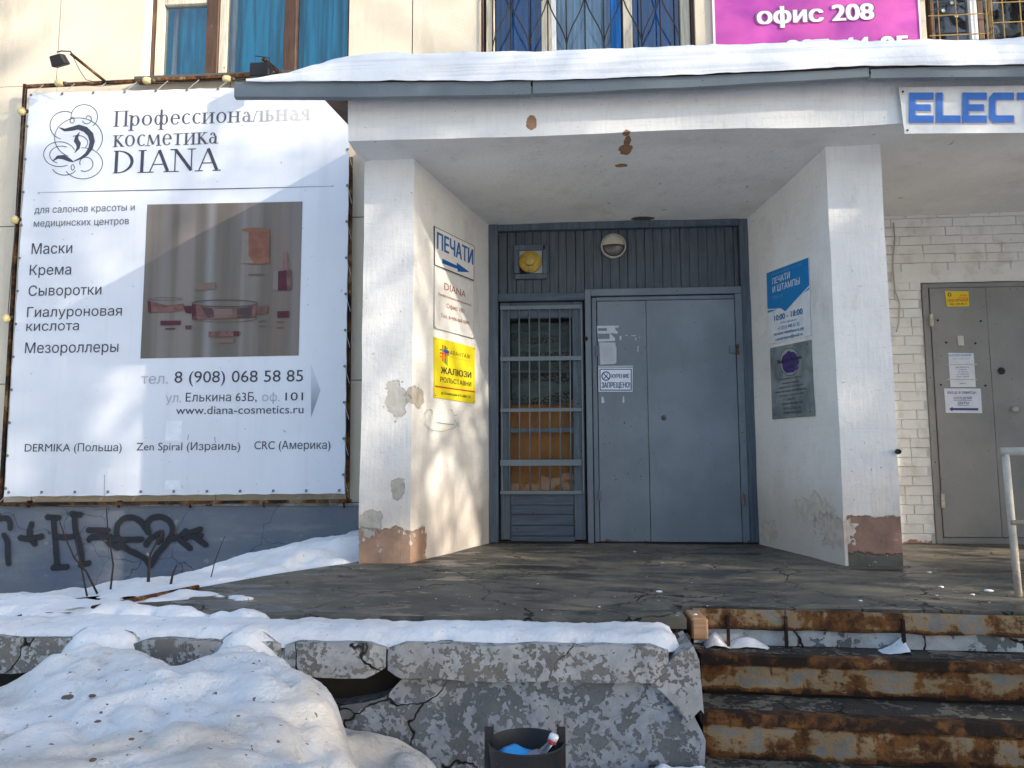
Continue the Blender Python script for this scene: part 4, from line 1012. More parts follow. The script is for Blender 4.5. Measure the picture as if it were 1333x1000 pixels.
# ornate capital D with flourishes
def cd(x, y): return BP.px(50+x/6.665, 120+y/6.665)
lay = [0]
def ribbon(pts, w0, w1=None, wf=None, mat=INK, name='flourish'):
    P_ = [cd(*p) for p in pts]; n_ = len(P_); lay[0] += 1
    ws = [(w0+(w1 if w1 is not None else w0) * 0 if wf is None else wf(i/(n_-1))) for i in range(n_)]
    if wf is None: ws = [w0]*n_
    V, F = strip_mesh(BP, P_, ws, .002+lay[0]*.00003)
    V = [(x, y-pw(x, z), z) for x, y, z in V]; return V, F
def arc(cx_, cy_, rx, ry, a0, a1, n_=40, sp=0):
    return [(cx_+rx*(1-sp*i/n_)*math.cos(math.radians(a0+(a1-a0)*i/n_)), cy_-ry*(1-sp*i/n_)*math.sin(math.radians(a0+(a1-a0)*i/n_))) for i in range(n_+1)]
GV = Geo()
for a in (arc(350, 400, 208, 175, -40, 245), arc(230, 290, 128, 122, 60, 255), arc(400, 215, 115, 105, -50, 190), arc(430, 230, 50, 55, 200, 520, sp=.75),
          arc(185, 540, 138, 108, 20, 300), arc(200, 545, 100, 75, 60, 250), arc(390, 620, 170, 135, -150, 95), arc(410, 620, 78, 72, -120, 200, sp=.4), arc(230, 640, 110, 82, 200, 330), arc(345, 440, 85, 62, -40, 120), arc(300, 655, 14, 24, 0, 360), arc(295, 245, 18, 26, 0, 360)):
    V, F = ribbon(a, .0065); GV.add(V, F)
mk('flourish', GV.V, GV.F, INK, ban)
GV = Geo()
V, F = ribbon([(185, 310), (230, 330), (290, 320), (350, 305), (410, 325), (455, 370), (470, 430), (455, 490), (420, 540), (370, 575), (310, 600)], 0, wf=lambda t: .008+.045*math.sin(min(1, t*1.05)*math.pi)**.8); GV.add(V, F)
V, F = ribbon([(360, 350), (335, 390), (330, 420), (350, 450), (348, 485), (315, 530)], 0, wf=lambda t: .004+.045*math.sin(t*math.pi)); GV.add(V, F)
V, F = ribbon([(125, 600), (170, 565), (220, 565), (270, 590), (310, 608)], 0, wf=lambda t: .004+.038*math.sin(t*math.pi)); GV.add(V, F)
mk('initial_letter', GV.V, GV.F, INK, ban)
GV = Geo(); V, F = strip_mesh(BP, [BP.px(x, 251-(x-50)*.0215) for x in range(50, 436, 8)], [.002+.008*math.sin((i+.5)/49*math.pi) for i in range(49)], .0025); V = [(x, y-pw(x, z), z) for x, y, z in V]; mk('rule_line', V, F, INKM, ban)
for p in ((51, 251.5), (433, 242.5)):
    u, v = BP.px(*p); V, F = strip_mesh(BP, [(u-.012, v), (u+.012, v)], [.012, .012], .003+pw(u, v)); mk('star_mark', V, F, INKF, ban)
st('для салонов красоты и', 45, 278, 175.5, 269, INKM); st('медицинских центров', 44, 295.5, 168, 286.5, INKM)
st('Маски', 41, 331, 94, 317); st('Крема', 38.5, 358.5, 92.5, 345); st('Сыворотки', 37, 385.5, 132, 372); st('Гиалуроновая', 35, 413, 158.5, 400); st('кислота', 34, 431, 102.5, 418.5); st('Мезороллеры', 32.5, 460, 154, 446)
st('тел.', 184, 500, 219, 486.5, INKF); st('8 (908) 068 58 85', 227.5, 498.5, 394.5, 483); st('ул.', 216, 524, 236, 512, INKF); st('Елькина 63Б,', 242, 523, 334, 511.5, INK); st('оф.', 341, 522.5, 364, 511, INKF); st('101', 371.5, 521.5, 394.5, 510.5)
st('www.diana-cosmetics.ru', 229.5, 539.5, 395, 528.5); st('DERMIKA (Польша)', 32.5, 588, 158.5, 577.5); st('Zen Spiral (Израиль)', 178, 586.5, 312.5, 576); st('CRC (Америка)', 331, 585, 430, 574)
def bpoly(pts, mat, n, name): 
    P_ = [BP.px(*p) for p in pts]; return mk(name, [BP.w(u, v, n+pw(u, v)) for u, v in P_], [tuple(range(len(P_)))], mat, ban)
m = M('arrow_gradient'); f = m.ss(m.axis(2), BP.px(408, 545)[1], BP.px(408, 475)[1]); tri = m.out(m.mix(f, (.25, .27, .33), (.62, .65, .72)), .5)
bpoly([(405, 543.5), (417, 508), (405, 474)], tri, .0022, 'arrow_mark')
# product photograph printed on the banner
def mat_photo():
    m = M('faded_brown_print'); st_ = m.noise(2.2, 4, .5, vec=m.stretch(2.4, 1, .12), off=1); z = m.axis(2); z0_, z1_ = BP.px(290, 466)[1], BP.px(290, 264)[1]
    c = m.mix(m.ss(st_, .35, .68), (.135, .115, .095), (.215, .185, .165)); c = m.mix(m.ma('MULTIPLY', m.ss(m.noise(1.7, 3, vec=m.stretch(2, 1, .3), off=8), .5, .7), .5), c, (.21, .15, .11))
    for px, w, cc, a in ((273, .05, (.27, .26, .26), .7), (316, .03, (.25, .23, .22), .5), (215, .05, (.24, .22, .21), .35)):
        xc = BP.px(px, 360)[0]; k = m.ss(m.ma('ABSOLUTE', m.ma('SUBTRACT', m.axis(0), xc)), 0, w*1.4, a, 0); c = m.mix(k, c, cc)
    return m.out(c, .5)
NPH = 20; ca, cb, cc_, cdn = BP.px(183, 467), BP.px(389, 463), BP.px(394, 262.5), BP.px(192, 266.5); V = []; F = []
for j in range(NPH+1):
    for i in range(NPH+1):
        s, r_ = i/NPH, j/NPH; u = (ca[0]*(1-s)+cb[0]*s)*(1-r_)+(cdn[0]*(1-s)+cc_[0]*s)*r_; v = (ca[1]*(1-s)+cb[1]*s)*(1-r_)+(cdn[1]*(1-s)+cc_[1]*s)*r_; V.append(BP.w(u, v, .0025+pw(u, v)))
        if i and j: a = j*(NPH+1)+i; F.append((a-NPH-2, a-NPH-1, a, a-1))
mk('printed_photo', V, F, mat_photo(), ban, smooth=True)
def pp_(x, y): return (180+x/4.546, 255+y/4.546)
C1 = flat((.22, .095, .06), .5, .3, .35); C2 = flat((.17, .085, .075), .5, .3, .6); C3 = flat((.085, .02, .03), .5, .3, .4); C4 = flat((.21, .175, .15), .5); C5 = flat((.07, .045, .045), .5)
def pf(pts, mat, n=.0042): n += .008; bpoly([pp_(*p) for p in pts], mat, n, 'printed_jar')
def ell_(cx_, cy_, rx, ry, n_=20): return [(cx_+rx*math.cos(2*math.pi*i/n_), cy_+ry*math.sin(2*math.pi*i/n_)) for i in range(n_)]
pf([(615, 205), (780, 205), (778, 400), (610, 400)], C4, .0040); pf([(655, 212), (780, 208), (778, 402), (655, 408)], C1, .0043); pf(ell_(697, 205, 83, 14), flat((.21, .10, .06), .5), .0047)
pf([(862, 335), (885, 335), (887, 440), (860, 440)], flat((.22, .12, .11), .5)); pf([(832, 448), (908, 440), (908, 560), (830, 562)], C3); pf([(880, 445), (908, 441), (908, 560), (884, 560)], C2, .0045); pf([(802, 448), (830, 448), (828, 560), (800, 560)], C4, .0041)
pf([(825, 685), (895, 683), (893, 722), (825, 724)], C3); pf([(340, 520), (460, 514), (460, 555), (340, 560)], flat((.18, .125, .10), .5), .0040)
# jar bands
pf([(60, 622), (170, 650), (275, 640), (275, 680), (170, 690), (62, 692)], C2); pf([(60, 622), (78, 628), (82, 697), (62, 690)], C3, .0045); pf([(270, 655), (322, 652), (320, 698), (285, 695)], C3, .0044); pf([(700, 660), (770, 650), (768, 698), (705, 706)], C2, .0043)
pf([(330, 640), (440, 665), (520, 668), (640, 662), (705, 640), (700, 722), (600, 726), (480, 730), (325, 735)], C2, .0046); pf([(585, 668), (680, 655), (672, 722), (590, 726)], C5, .0050); pf([(322, 640), (345, 650), (350, 740), (322, 735)], C3, .0050); pf([(370, 655), (440, 668), (455, 715), (420, 725)], C5, .0050); pf([(450, 670), (560, 672), (560, 715), (455, 722)], flat((.19, .13, .115), .5), .0051)
def ring(cx_, cy_, rx, ry, w, mat):
    P_ = [BP.px(*pp_(cx_+rx*math.cos(2*math.pi*i/40), cy_+ry*math.sin(2*math.pi*i/40))) for i in range(41)]; V, F = strip_mesh(BP, P_, [w]*41, .0145); V = [(x, y-pw(x, z), z) for x, y, z in V]; mk('printed_rim', V, F, mat, ban)
ring(515, 638, 192, 20, .006, C5); ring(515, 728, 190, 20, .005, C2); ring(165, 612, 100, 8, .003, C5)
pf([(135, 742), (255, 740), (253, 765), (135, 768)], C3); pf([(165, 784), (222, 782), (222, 792), (165, 794)], C5); pf([(420, 805), (600, 802), (600, 830), (420, 838)], C2); pf([(565, 803), (602, 803), (600, 831), (567, 831)], C3, .0046); pf([(455, 848), (570, 846), (568, 870), (455, 872)], flat((.19, .12, .10), .5)); pf([(280, 770), (318, 768), (318, 790), (285, 792)], C5)
for (a, b, w) in ((843, 745, 44), (843, 778, 44), (735, 740, 40), (735, 770, 40), (700, 465, 90)): pf([(a-w/2, b), (a+w/2, b-2), (a+w/2, b+6), (a-w/2, b+8)], flat((.14, .08, .07), .5))
# taped rectangles and marks
bpoly([(217, 548), (238, 548), (237, 574), (215, 574)], flat((.80, .82, .85), .5), .002, 'tape_patch'); bpoly([(216, 625), (235, 625), (235, 637), (215, 637)], flat((.80, .82, .85), .5), .002, 'tape_patch')
for pts in (((137, 618), (136.3, 650)), ((280, 569), (281, 577)), ((246, 566), (245, 573)), ((369, 560), (373, 563))):
    V, F = strip_mesh(BP, [BP.px(*p) for p in pts], [.004, .004], .009); mk('scratch', V, F, INKM, ban)
# frame bars behind the banner
fbars = [((33, 113), (332, 98)), ((33, 110), (1, 656)), ((1, 657), (457, 652)), ((457, 205), (452.5, 655))]
for (a, b) in fbars:
    A = at(*a, -.10); Bb = at(*b, -.10); g = Geo(); g.tube([A, Bb], .019, 4, True); g.build('frame_bar', M_rustbar, ban)
A, Bb = at(300, 100, -.10), at(470, 92, -.10); Geo().tube([A, Bb], .018, 4).build('frame_bar', M_rustbar, ban)
for px in (35, 153, 246, 342, 447):
    A = at(px, 652, -.09); Geo().box(A[0]-.004, A[0]+.004, -.085, -.02, A[2]-.06, A[2]+.0).build('bracket', M_rustbar, ban)
# eyelets and lacing: too small to pick apart, one mesh each
ey = Geo(); lc = Geo()
def eyelets(p0, p1, n_, out_):
    for i in range(n_+1):
        x = p0[0]+(p1[0]-p0[0])*i/n_; y = p0[1]+(p1[1]-p0[1])*i/n_; u, v = BP.px(x, y); c_ = BP.w(u, v, .006+pw(u, v)); ey.lathe((c_[0], c_[1], c_[2]), [(.012, 0), (.012, .003), (.006, .004), (.004, .0)], 8, 'y', -1)
        o_ = BP.px(x+out_[0], y+out_[1]); lc.tube([c_, BP.w(o_[0], o_[1], -.02)], .0022, 4)
eyelets((41, 124), (325, 115), 7, (14, -15)); eyelets((36, 165), (8, 636), 11, (-5, 10)); eyelets((12, 641), (442, 638.5), 10, (-14, 12)); eyelets((453, 195), (447, 618), 9, (5, 22))
ey.build('eyelets', flat((.12, .12, .14), .4, .5), ban, kind='stuff'); lc.build('lacing', flat((.55, .53, .50), .7), ban, kind='stuff')
# string of yellow bulbs on the frame
ls = thing('light_string', at(150, 108, -.13), 'string of yellow bulbs fixed along the top and left bars of the banner frame', 'light string')
BU = flat((.62, .52, .26), .35, .4, .3); HO = flat((.10, .08, .07), .6)
bp_ = [(78, 108.5, 0), (192, 105, 0), (296, 103, 0), (30, 146, 1), (21, 287, 1), (10, 415, 1)]
for (x, y, k) in bp_:
    c_ = at(x, y, -.13); g = Geo()
    if k == 0: g.tube([(c_[0]-.045, c_[1], c_[2]), (c_[0]-.038, c_[1], c_[2]), (c_[0]-.02, c_[1], c_[2]), (c_[0]+.015, c_[1], c_[2]), (c_[0]+.035, c_[1], c_[2])], [.008, .024, .033, .030, .018], 12); g2_ = Geo(); g2_.tube([(c_[0]+.032, c_[1], c_[2]), (c_[0]+.065, c_[1]+.01, c_[2]-.004)], .017, 10)
    else: g.tube([(c_[0], c_[1]-.02, c_[2]-.04), (c_[0], c_[1]-.02, c_[2]-.03), (c_[0], c_[1]-.02, c_[2]), (c_[0], c_[1]-.01, c_[2]+.03)], [.010, .028, .036, .022], 12); g2_ = Geo(); g2_.tube([(c_[0]+.02, c_[1], c_[2]), (c_[0]+.03, c_[1]+.02, c_[2]+.02)], .016, 10)
    g.build('bulb', BU, ls, smooth=True); g2_.build('bulb_holder', HO, ls, smooth=True)
w_ = Geo(); w_.tube([at(x, y, -.118) for x, y in ((330, 101), (296, 105), (240, 108), (192, 107), (130, 112), (78, 110), (33, 116), (31, 146), (26, 220), (21, 287), (15, 350), (10, 415))], .004, 5); w_.build('cable', HO, ls)

# floodlights
def flood(px, py, parts, label, big):
    t = thing('floodlight', at(px, py, -.3), label, 'floodlight', 'small floodlights over the banner')
    return t
t = flood(80, 77, None, 'small black floodlight on a rusty arm above the left end of the banner', 1)
A = at(138, 107, -.12); Bp = at(92, 70, -.42); g = Geo(); g.tube([A, Bp], .013, 4); g.build('arm', M_rustbar, t)
c = at(77, 79, -.45)
bm = bmesh.new(); bmesh.ops.create_cube(bm, size=1); bmesh.ops.bevel(bm, geom=bm.edges[:], offset=.08, segments=1, affect='EDGES')
R_ = Matrix.Rotation(math.radians(-14), 4, 'Y') @ Matrix.Rotation(math.radians(25), 4, 'X')
for v in bm.verts:
    f_ = 1.0 if v.co.z < 0 else .8; v.co = Vector(c)+(R_ @ Vector((v.co.x*.13*f_, v.co.y*.09, v.co.z*.09)))
from_bm('lamp_body', bm, M_black, t)
g = Geo(); g.tube([at(74, 68, -.42), at(80, 66.5, -.42), at(92, 67, -.42), at(94, 73, -.42)], .006, 6); g.build('bracket', M_iron, t)
g = Geo(); g.tube([at(94, 72, -.40), at(104, 92, -.35), at(112, 104, -.25), at(125, 107, -.15)], .003, 5); g.build('wire', M_iron, t)
t = flood(340, 90, None, 'small black floodlight on a rusty arm beside the tip of the canopy snow', 0)
g = Geo(); g.tube([at(342, 76, -.40), at(366, 97, -.25)], .017, 4); g.build('arm', M_rustbar, t)
A = at(327, 84, -.38); Bp = at(352, 101, -.38); Geo().box(A[0], Bp[0], -.42, -.32, Bp[2], A[2], .01).build('lamp_body', M_black, t)
g = Geo(); g.tube([at(332, 73, -.42), at(345, 74.5, -.42), at(351, 76, -.42), at(351, 88, -.42)], .004, 6); g.build('bracket', M_iron, t)

# ---------------------------------------------------------------- purple office banner and blue letter banner
PP = Plane((0, -.02), (1, -.02))
t = thing('banner', (2.2, -.02, 4.1), 'pink purple banner with white office number over the canopy', 'banner')
m = M('magenta_banner_print'); n = m.noise(1.6, 4, .5, vec=m.stretch(1, 1, 1.6), dist=.6); mg = m.out(m.mix(m.ss(n, .35, .68), (.62, .10, .42), (.36, .05, .34)), .45, m.noise(1.5, 3, vec=m.stretch(1, 1, .4)), .02)
X0_, X1_ = at(927.5, 30, -.02)[0], at(1198, 30, -.02)[0]
rough('banner_sheet', boxquads(X0_, X1_, -.022, -.014, 4.05, 5.3), .1, .003, 1.5, mg, t, 3)
box('white_hem', X0_, X0_+.02, -.030, -.027, 4.05, 5.3, M_white, t, 0); box('white_hem', X1_-.012, X1_, -.030, -.027, 4.05, 5.3, M_white, t, 0)
DK = flat((.28, .10, .26), .5); WH = flat((.86, .85, .84), .5)
for (s_, x0_, yb_, x1_, yt_) in (('офис 208', 985, 32.5, 1138, 11), ('тел. 225-44-05', 943, 80, 1184, 56)):
    for k, (mt, bo, nn) in enumerate(((DK, .075, .0110), (WH, .035, .0130))):
        tpx(s_, PP, x0_-(2 if k == 0 else 0), yb_, x1_+(2 if k == 0 else 0), yt_, mt, t, n=nn, bold=bo)
EP = Plane((0, -1.745), (1, -1.745))
t = thing('banner', at(1300, 145, -1.75), 'white banner with large blue capitals hanging on the canopy beam at the right', 'banner')
ends = [EP.px(1176.5, 175), EP.px(2100, 168), EP.px(2080, 104), EP.px(1169, 114.5)]
V = []; F = []
for j in range(9):
    for i in range(61):
        s, r_ = i/60, j/8; u = (ends[0][0]*(1-s)+ends[1][0]*s)*(1-r_)+(ends[3][0]*(1-s)+ends[2][0]*s)*r_; v = (ends[0][1]*(1-s)+ends[1][1]*s)*(1-r_)+(ends[3][1]*(1-s)+ends[2][1]*s)*r_
        V.append(EP.w(u, v, .004*nz((u, v, 0), 1.4)+.01))
        if i and j: a = j*61+i; F.append((a-62, a-61, a, a-1))
mk('banner_sheet', V, F, M_white, t, smooth=True)
BLU = flat((.05, .18, .56), .45, .3, .15); SH = flat((.60, .48, .48), .5)
def blockletter(pts_list, x0p, mat, off, n_):
    # strokes on a 1x1 cell given as rectangles / polygons in (x, y up)
    for pts in pts_list:
        PX = [(x0p+off+p[0]*31.5, 161.5+off*.6-p[1]*39) for p in pts]; poly_on('lettering', EP, [EP.px(*q_) for q_ in PX], mat, t, n_, n_+.002)
S_ = .24
E_ = [[(0, 0), (1, 0), (1, S_), (S_*1.05, S_), (S_*1.05, .39), (.88, .39), (.88, .61), (S_*1.05, .61), (S_*1.05, 1-S_), (1, 1-S_), (1, 1), (0, 1)]]
L_ = [[(0, 0), (1, 0), (1, S_), (S_*1.1, S_), (S_*1.1, 1), (0, 1)]]
C_ = [[(.14, 0), (1, 0), (1, S_), (.27, S_), (S_, .32), (S_, .68), (.30, 1-S_), (1, 1-S_), (1, 1), (.16, 1), (.0, .84), (0, .16)]]
Tt = [[(0, 1-S_), (.37, 1-S_), (.37, 0), (.63, 0), (.63, 1-S_), (1, 1-S_), (1, 1), (0, 1)]]
Rr = [[(0, 0), (.25, 0), (.25, .3), (.55, .3), (.75, 0), (1, 0), (.8, .34), (1, .5), (1, .85), (.85, 1), (0, 1)]]
Oo = [[(.15, 0), (.85, 0), (1, .15), (1, .85), (.85, 1), (.5, 1), (.5, 1-S_), (.78, 1-S_), (.78, S_), (.22, S_), (.22, 1-S_), (.5, 1-S_), (.5, 1), (.15, 1), (0, .85), (0, .15)]]
for L, x in ((E_, 1182), (L_, 1217), (E_, 1251), (C_, 1286), (Tt, 1322), (Rr, 1360), (Oo, 1398)):
    blockletter(L, x, SH, 2.0, .0145); blockletter(L, x, BLU, 0, .0175)
for p in ((1174, 121), (1180, 171)): 
    u, v = EP.px(*p); c_ = EP.w(u, v, .016); Geo().lathe(c_, [(.007, 0), (.004, .004), (0, .004)], 8, 'y', -1).build('nail', M_black, t)

# ---------------------------------------------------------------- plates on the left splayed face
def sheet(P, corners, mat, parent, n0=.004, n1=.009, name='plate'):
    return poly_on(name, P, [P.px(*c) for c in corners], mat, parent, n0, n1)
def bolts(P, pts, parent, n=.009, r=.006):
    for p in pts: u, v = P.px(*p); c_ = P.w(u, v, n+.002); Geo().lathe(c_, [(r, 0), (r*.6, .003), (0, .003)], 8, 'y', -1).build('screw', M_black, parent)
t = thing('sign', pt(LFACE, 590, 340), 'white plate with blue capitals and a blue arrow, topmost on the left splayed wall', 'sign')
sheet(LFACE, [(564, 345), (564, 294.5), (616.5, 320.5), (616, 366)], M_black, t, .003, .0075, 'dark_edge'); sheet(LFACE, [(564.9, 344.5), (564.9, 296), (615.6, 321), (615.2, 364.5)], M_white, t, .0078, .0095)
NV = flat((.01, .13, .42), .45, .35, .1)
def lt(s_, x0_, yb0, x1_, yb1, h, mat, bold=0, P=LFACE, parent=None, n=.0105, name='lettering', space=1.0):
    """slanting text: baseline from (x0,yb0) to (x1,yb1), capital height h pixels at x0"""
    u0, v0 = P.px(x0_, yb0); _, v1 = P.px(x0_, yb0-h); u1, v2 = P.px(x1_, yb1); return text(s_, P, u0, u1, v0, v1, mat, parent, n=n, bold=bold, tilt=v2-v0, space=space, name=name)
lt('ПЕЧАТИ', 567, 323.5, 614.5, 345, 21.5, NV, .035, parent=t)
sheet(LFACE, [(574, 343), (574, 337), (593, 346), (593, 342), (609.5, 354.5), (594, 354), (594, 350.5)], NV, t, .0105, .011, 'arrow')
t = thing('sign', pt(LFACE, 590, 400), 'white plate with brown office lettering between the arrow plate and the yellow plate', 'sign')
sheet(LFACE, [(564, 427.5), (564, 346), (616, 367.5), (616, 441.5)], flat((.25, .25, .26), .5), t, .003, .006, 'dark_edge'); sheet(LFACE, [(564.6, 427), (564.6, 347), (615.4, 368), (615.4, 440.5)], flat((.78, .77, .75), .5), t, .0063, .0080)
RD = flat((.28, .06, .035), .5, .3, .1)
lt('DIANA', 577, 377, 605, 388, 9.5, RD, 0, parent=t, n=.009); lt('Профессиональная косметика', 569, 384, 612, 399, 3.2, RD, .01, parent=t, n=.009)
lt('Офис 101', 580, 401, 603, 408, 6, RD, .01, parent=t, n=.009); lt('Тел. 8-908-068-5885', 572.5, 413, 609.5, 423, 4.8, RD, .01, parent=t, n=.009)
bolts(LFACE, ((565.5, 426), (615, 439)), t, .008, .004)
t = thing('sign', pt(LFACE, 590, 480), 'yellow blinds and shutters plate with a coloured cross emblem on the left splayed wall', 'sign')
YE = flat((.78, .66, .02), .4, .35, .06)
sheet(LFACE, [(564, 517.5), (564, 439), (617, 452.5), (617, 525.5)], YE, t, .004, .009)
BK = flat((.03, .022, .02), .5)
lt('АВАНТАЖ', 584, 461.5, 610.5, 467.5, 5.5, BK, 0, parent=t); lt('производственная компания', 584, 465, 610.5, 471.5, 1.6, flat((.45, .38, .05), .5), 0, parent=t)
lt('ЖАЛЮЗИ', 572, 486, 612, 492.5, 8.6, BK, .03, parent=t); lt('РОЛЬСТАВНИ', 571.5, 497, 612, 503.5, 6.5, BK, .02, parent=t)
sheet(LFACE, [(565, 504), (565, 502), (617, 509.5), (617, 511.3)], flat((.45, .06, .02), .5), t, .0095, .0100, 'red_line'); lt('ул. Елькина дом 63 Б, офис 13А', 572.5, 513, 611, 518.5, 3.6, BK, .01, parent=t)
for k, (pts, cc) in enumerate(([[(574, 470), (574, 449), (576, 449.4), (576, 472)], (.65, .10, .02)], [[(577, 472), (577, 450), (578.8, 450.4), (578.8, 475)], (.12, .05, .03)], [[(579.5, 475), (579.5, 452), (581, 452.4), (581, 477)], (.02, .25, .06)], [[(571, 456), (571, 454), (583, 457), (583, 459)], (.02, .3, .1)], [[(571, 460.5), (571, 458.5), (583, 461.5), (583, 463.5)], (.6, .08, .03)], [[(571, 465), (571, 463), (580, 465.2), (580, 467.2)], (.7, .2, .02)], [[(576, 459), (576, 455), (583, 457), (583, 461)], (.03, .06, .3)])):
    sheet(LFACE, pts, flat(cc, .5), t, .0095+.0002*k, .0101+.0002*k, 'emblem_bar')
bolts(LFACE, ((565.5, 441.5), (615.5, 454.5), (565.5, 515), (615.5, 523)), t, .009, .004)
# faint green scribble below
GS = flat((.42, .50, .42), .8); V, F = strip_mesh(LFACE, [LFACE.px(*p) for p in ((556, 533), (552, 540), (552, 552), (560, 560), (575, 562), (590, 557), (597, 550))], [.006]*7, .0085)
sc_ = thing('wall_scribble', pt(LFACE, 575, 550), 'faint green smiling scribble on the left splayed wall under the yellow plate', 'scribble')
mk('stroke', V, F, GS, sc_)
for pp in (((557, 533), (561, 534), (562, 540)), ((585, 533), (588, 535), (590, 541), (594, 540)), ((567, 550), (580, 552), (590, 553)), ((590, 546), (597, 556))):
    V, F = strip_mesh(LFACE, [LFACE.px(*p) for p in pp], [.005]*len(pp), .0088); mk('stroke', V, F, flat((.25, .33, .28), .8), sc_)

# ---------------------------------------------------------------- plates on the right splayed face
t = thing('sign', pt(RFACE, 1028, 390), 'blue and white stamps plate with opening hours on the right splayed wall', 'sign')
sheet(RFACE, [(1002, 448.5), (999.5, 356), (1054, 335.5), (1056.5, 436.5)], flat((.72, .74, .77), .45), t)
def rc(x, y): return (990+x/8.333, 330+y/8.333)
BL2 = flat((.012, .20, .50), .4, .35, .06); BL3 = flat((.03, .30, .50), .4)
sheet(RFACE, [rc(88, 605), rc(78, 216), rc(532, 45), rc(543, 345), rc(470, 425), rc(283, 628), rc(230, 595)], BL2, t, .0095, .0100, 'blue_field')
sheet(RFACE, [rc(92, 648), rc(91, 618), rc(205, 604)], BL3, t, .0095, .0100, 'blue_field'); sheet(RFACE, [rc(480, 430), rc(543, 365), rc(543, 392)], BL3, t, .0095, .0100, 'blue_field')
def rt_(s_, a, b, h, mat, bold=0, n=.0105, par=None): lt(s_, *rc(*a), *rc(*b), h/8.333, mat, bold, P=RFACE, parent=par or t, n=n)
WB = flat((.62, .70, .80), .5); DB = flat((.015, .16, .40), .45)
rt_('Печати и штампы "Под ключ"', (137, 240), (470, 118), 18, flat((.2, .42, .7), .5)); rt_('ПЕЧАТИ', (142, 340), (334, 265), 68, WB, .02); rt_('И ШТАМПЫ', (145, 428), (442, 330), 68, WB, .02); rt_('ОФИС 102', (145, 497), (258, 465), 32, flat((.15, .38, .65), .5))
rt_('10:00 - 18:00', (163, 735), (474, 655), 62, DB, .03); rt_('сб-вс. выходной', (230, 762), (405, 725), 22, DB); rt_('+7 (351) 440 63 22', (200, 835), (438, 778), 38, DB, .01); rt_('печати-челябинск.рф', (160, 895), (485, 825), 30, DB, .02); rt_('comdrubum@mail.ru', (178, 950), (472, 885), 32, DB, .02)
t = thing('sign', pt(RFACE, 1030, 500), 'grey plate with a smeared violet disc below the blue plate on the right splayed wall', 'sign')
m = M('mottled_grey_print'); gm = m.out(m.mix(m.ss(m.noise(4.5, 6, .62), .35, .65), (.27, .31, .32), (.14, .17, .18)), .5)
sheet(RFACE, [(1006.8, 546), (1003.5, 453.5), (1057, 442.5), (1061.5, 541.5)], gm, t)
def rd(x, y): return (995+x/9.09, 440+y/9.09)
rr = random.Random(2); disc = [rd(318+104*math.cos(a)*(1+rr.uniform(-.10, .06)), 288+132*math.sin(a)*(1+rr.uniform(-.10, .06))) for a in [2*math.pi*i/22 for i in range(22)]]
ringp = [rd(315+112*math.cos(a), 282+162*math.sin(a)) for a in [2*math.pi*i/32 for i in range(33)]]
sheet(RFACE, ringp[:-1], flat((.36, .38, .39), .5), t, .0095, .0100, 'disc'); sheet(RFACE, disc, flat((.065, .04, .17), .5, .3, .2), t, .0104, .0110, 'violet_smear')
V, F = strip_mesh(RFACE, [RFACE.px(*p) for p in ringp], [.004]*33, .0116); mk('ring_line', V, F, BK, t)
def rq(s_, a, b, h, n=.0105, mat=None): lt(s_, *rd(*a), *rd(*b), h/9.09, mat or flat((.06, .06, .06), .5), .005, P=RFACE, parent=t, n=n)
rq('Beauty Room', (175, 310), (465, 245), 50, .0118, BK); rq('STUDIO', (272, 365), (365, 345), 26, .0118, BK)
for s_, a, b, h in (('наращивание ногтей', (195, 500), (450, 462), 18), ('маникюр педикюр', (230, 550), (425, 518), 20), ('покрытие ногтей гель-лак', (180, 605), (482, 555), 20), ('брови ресницы окрашивание', (150, 655), (515, 605), 20), ('татуаж и коррекция', (188, 697), (485, 657), 18), ('Адрес:', (290, 737), (380, 722), 22), ('Елькина 63Б, офис 209', (230, 797), (460, 765), 24), ('8-919-123-31-92', (245, 850), (447, 832), 28), ('8-908-578-48-47', (245, 903), (455, 888), 28)): rq(s_, a, b, h)
bolts(RFACE, ((1006, 458), (1053, 448), (1010, 540), (1057, 536)), t, .009, .004)

# ---------------------------------------------------------------- papers on the steel doors
DP = Plane((0, -.044), (1, -.044))
def note(name, corners, label, cat, P=DP, mat=M_paper, n0=.003, n1=.0045):
    c_ = pt(P, *corners[0]); t = thing(name, c_, label, cat); sheet(P, corners, mat, t, n0, n1, 'paper_sheet'); return t
TP = flat((.36, .42, .48), .6, .3, .2)
t = note('torn_notice', [(778.5, 445), (777, 424.5), (806, 424), (804.5, 427.5), (801.5, 426), (800.5, 428.5), (804.5, 433), (803, 435), (800, 434.5), (794, 433.5), (801, 441), (800.5, 444)], 'torn white notice, upper paper on the narrow leaf of the steel door', 'notice', mat=flat((.50, .55, .62), .7))
for k in range(2): sheet(DP, [(778.5, 431+k*7+(3.5 if k else 0)), (778.3, 427.5+k*7), (790+k*3.5, 427.5+k*7), (790+k*3.5, 431+k*7+(3.5 if k else 0))], flat((.16, .19, .24), .6), t, .005, .0054, 'print_block')
t = note('paper_notice', [(781.5, 475), (780, 446), (801, 446), (801.3, 450.5), (802.5, 453), (802.5, 472), (800, 474)], 'small pale printed notice between the torn notice and the no smoking sign', 'notice', mat=flat((.46, .50, .55), .7))
for k in range(6): tpx(['объявление', 'режим работы', 'офисов и складов', 'понедельник пятница', 'вход свободный', 'охрана'][k], DP, 785, 454+k*3.2, 799, 452.6+k*3.2, flat((.30, .34, .38), .6), t, n=.0055)
t = note('no_smoking_sign', [(779.2, 510), (779, 479), (823.5, 479), (823.3, 510)], 'white blue framed no smoking sign on the narrow leaf of the steel door', 'sign', mat=flat((.72, .76, .84), .6))
NB = flat((.018, .045, .16), .5)
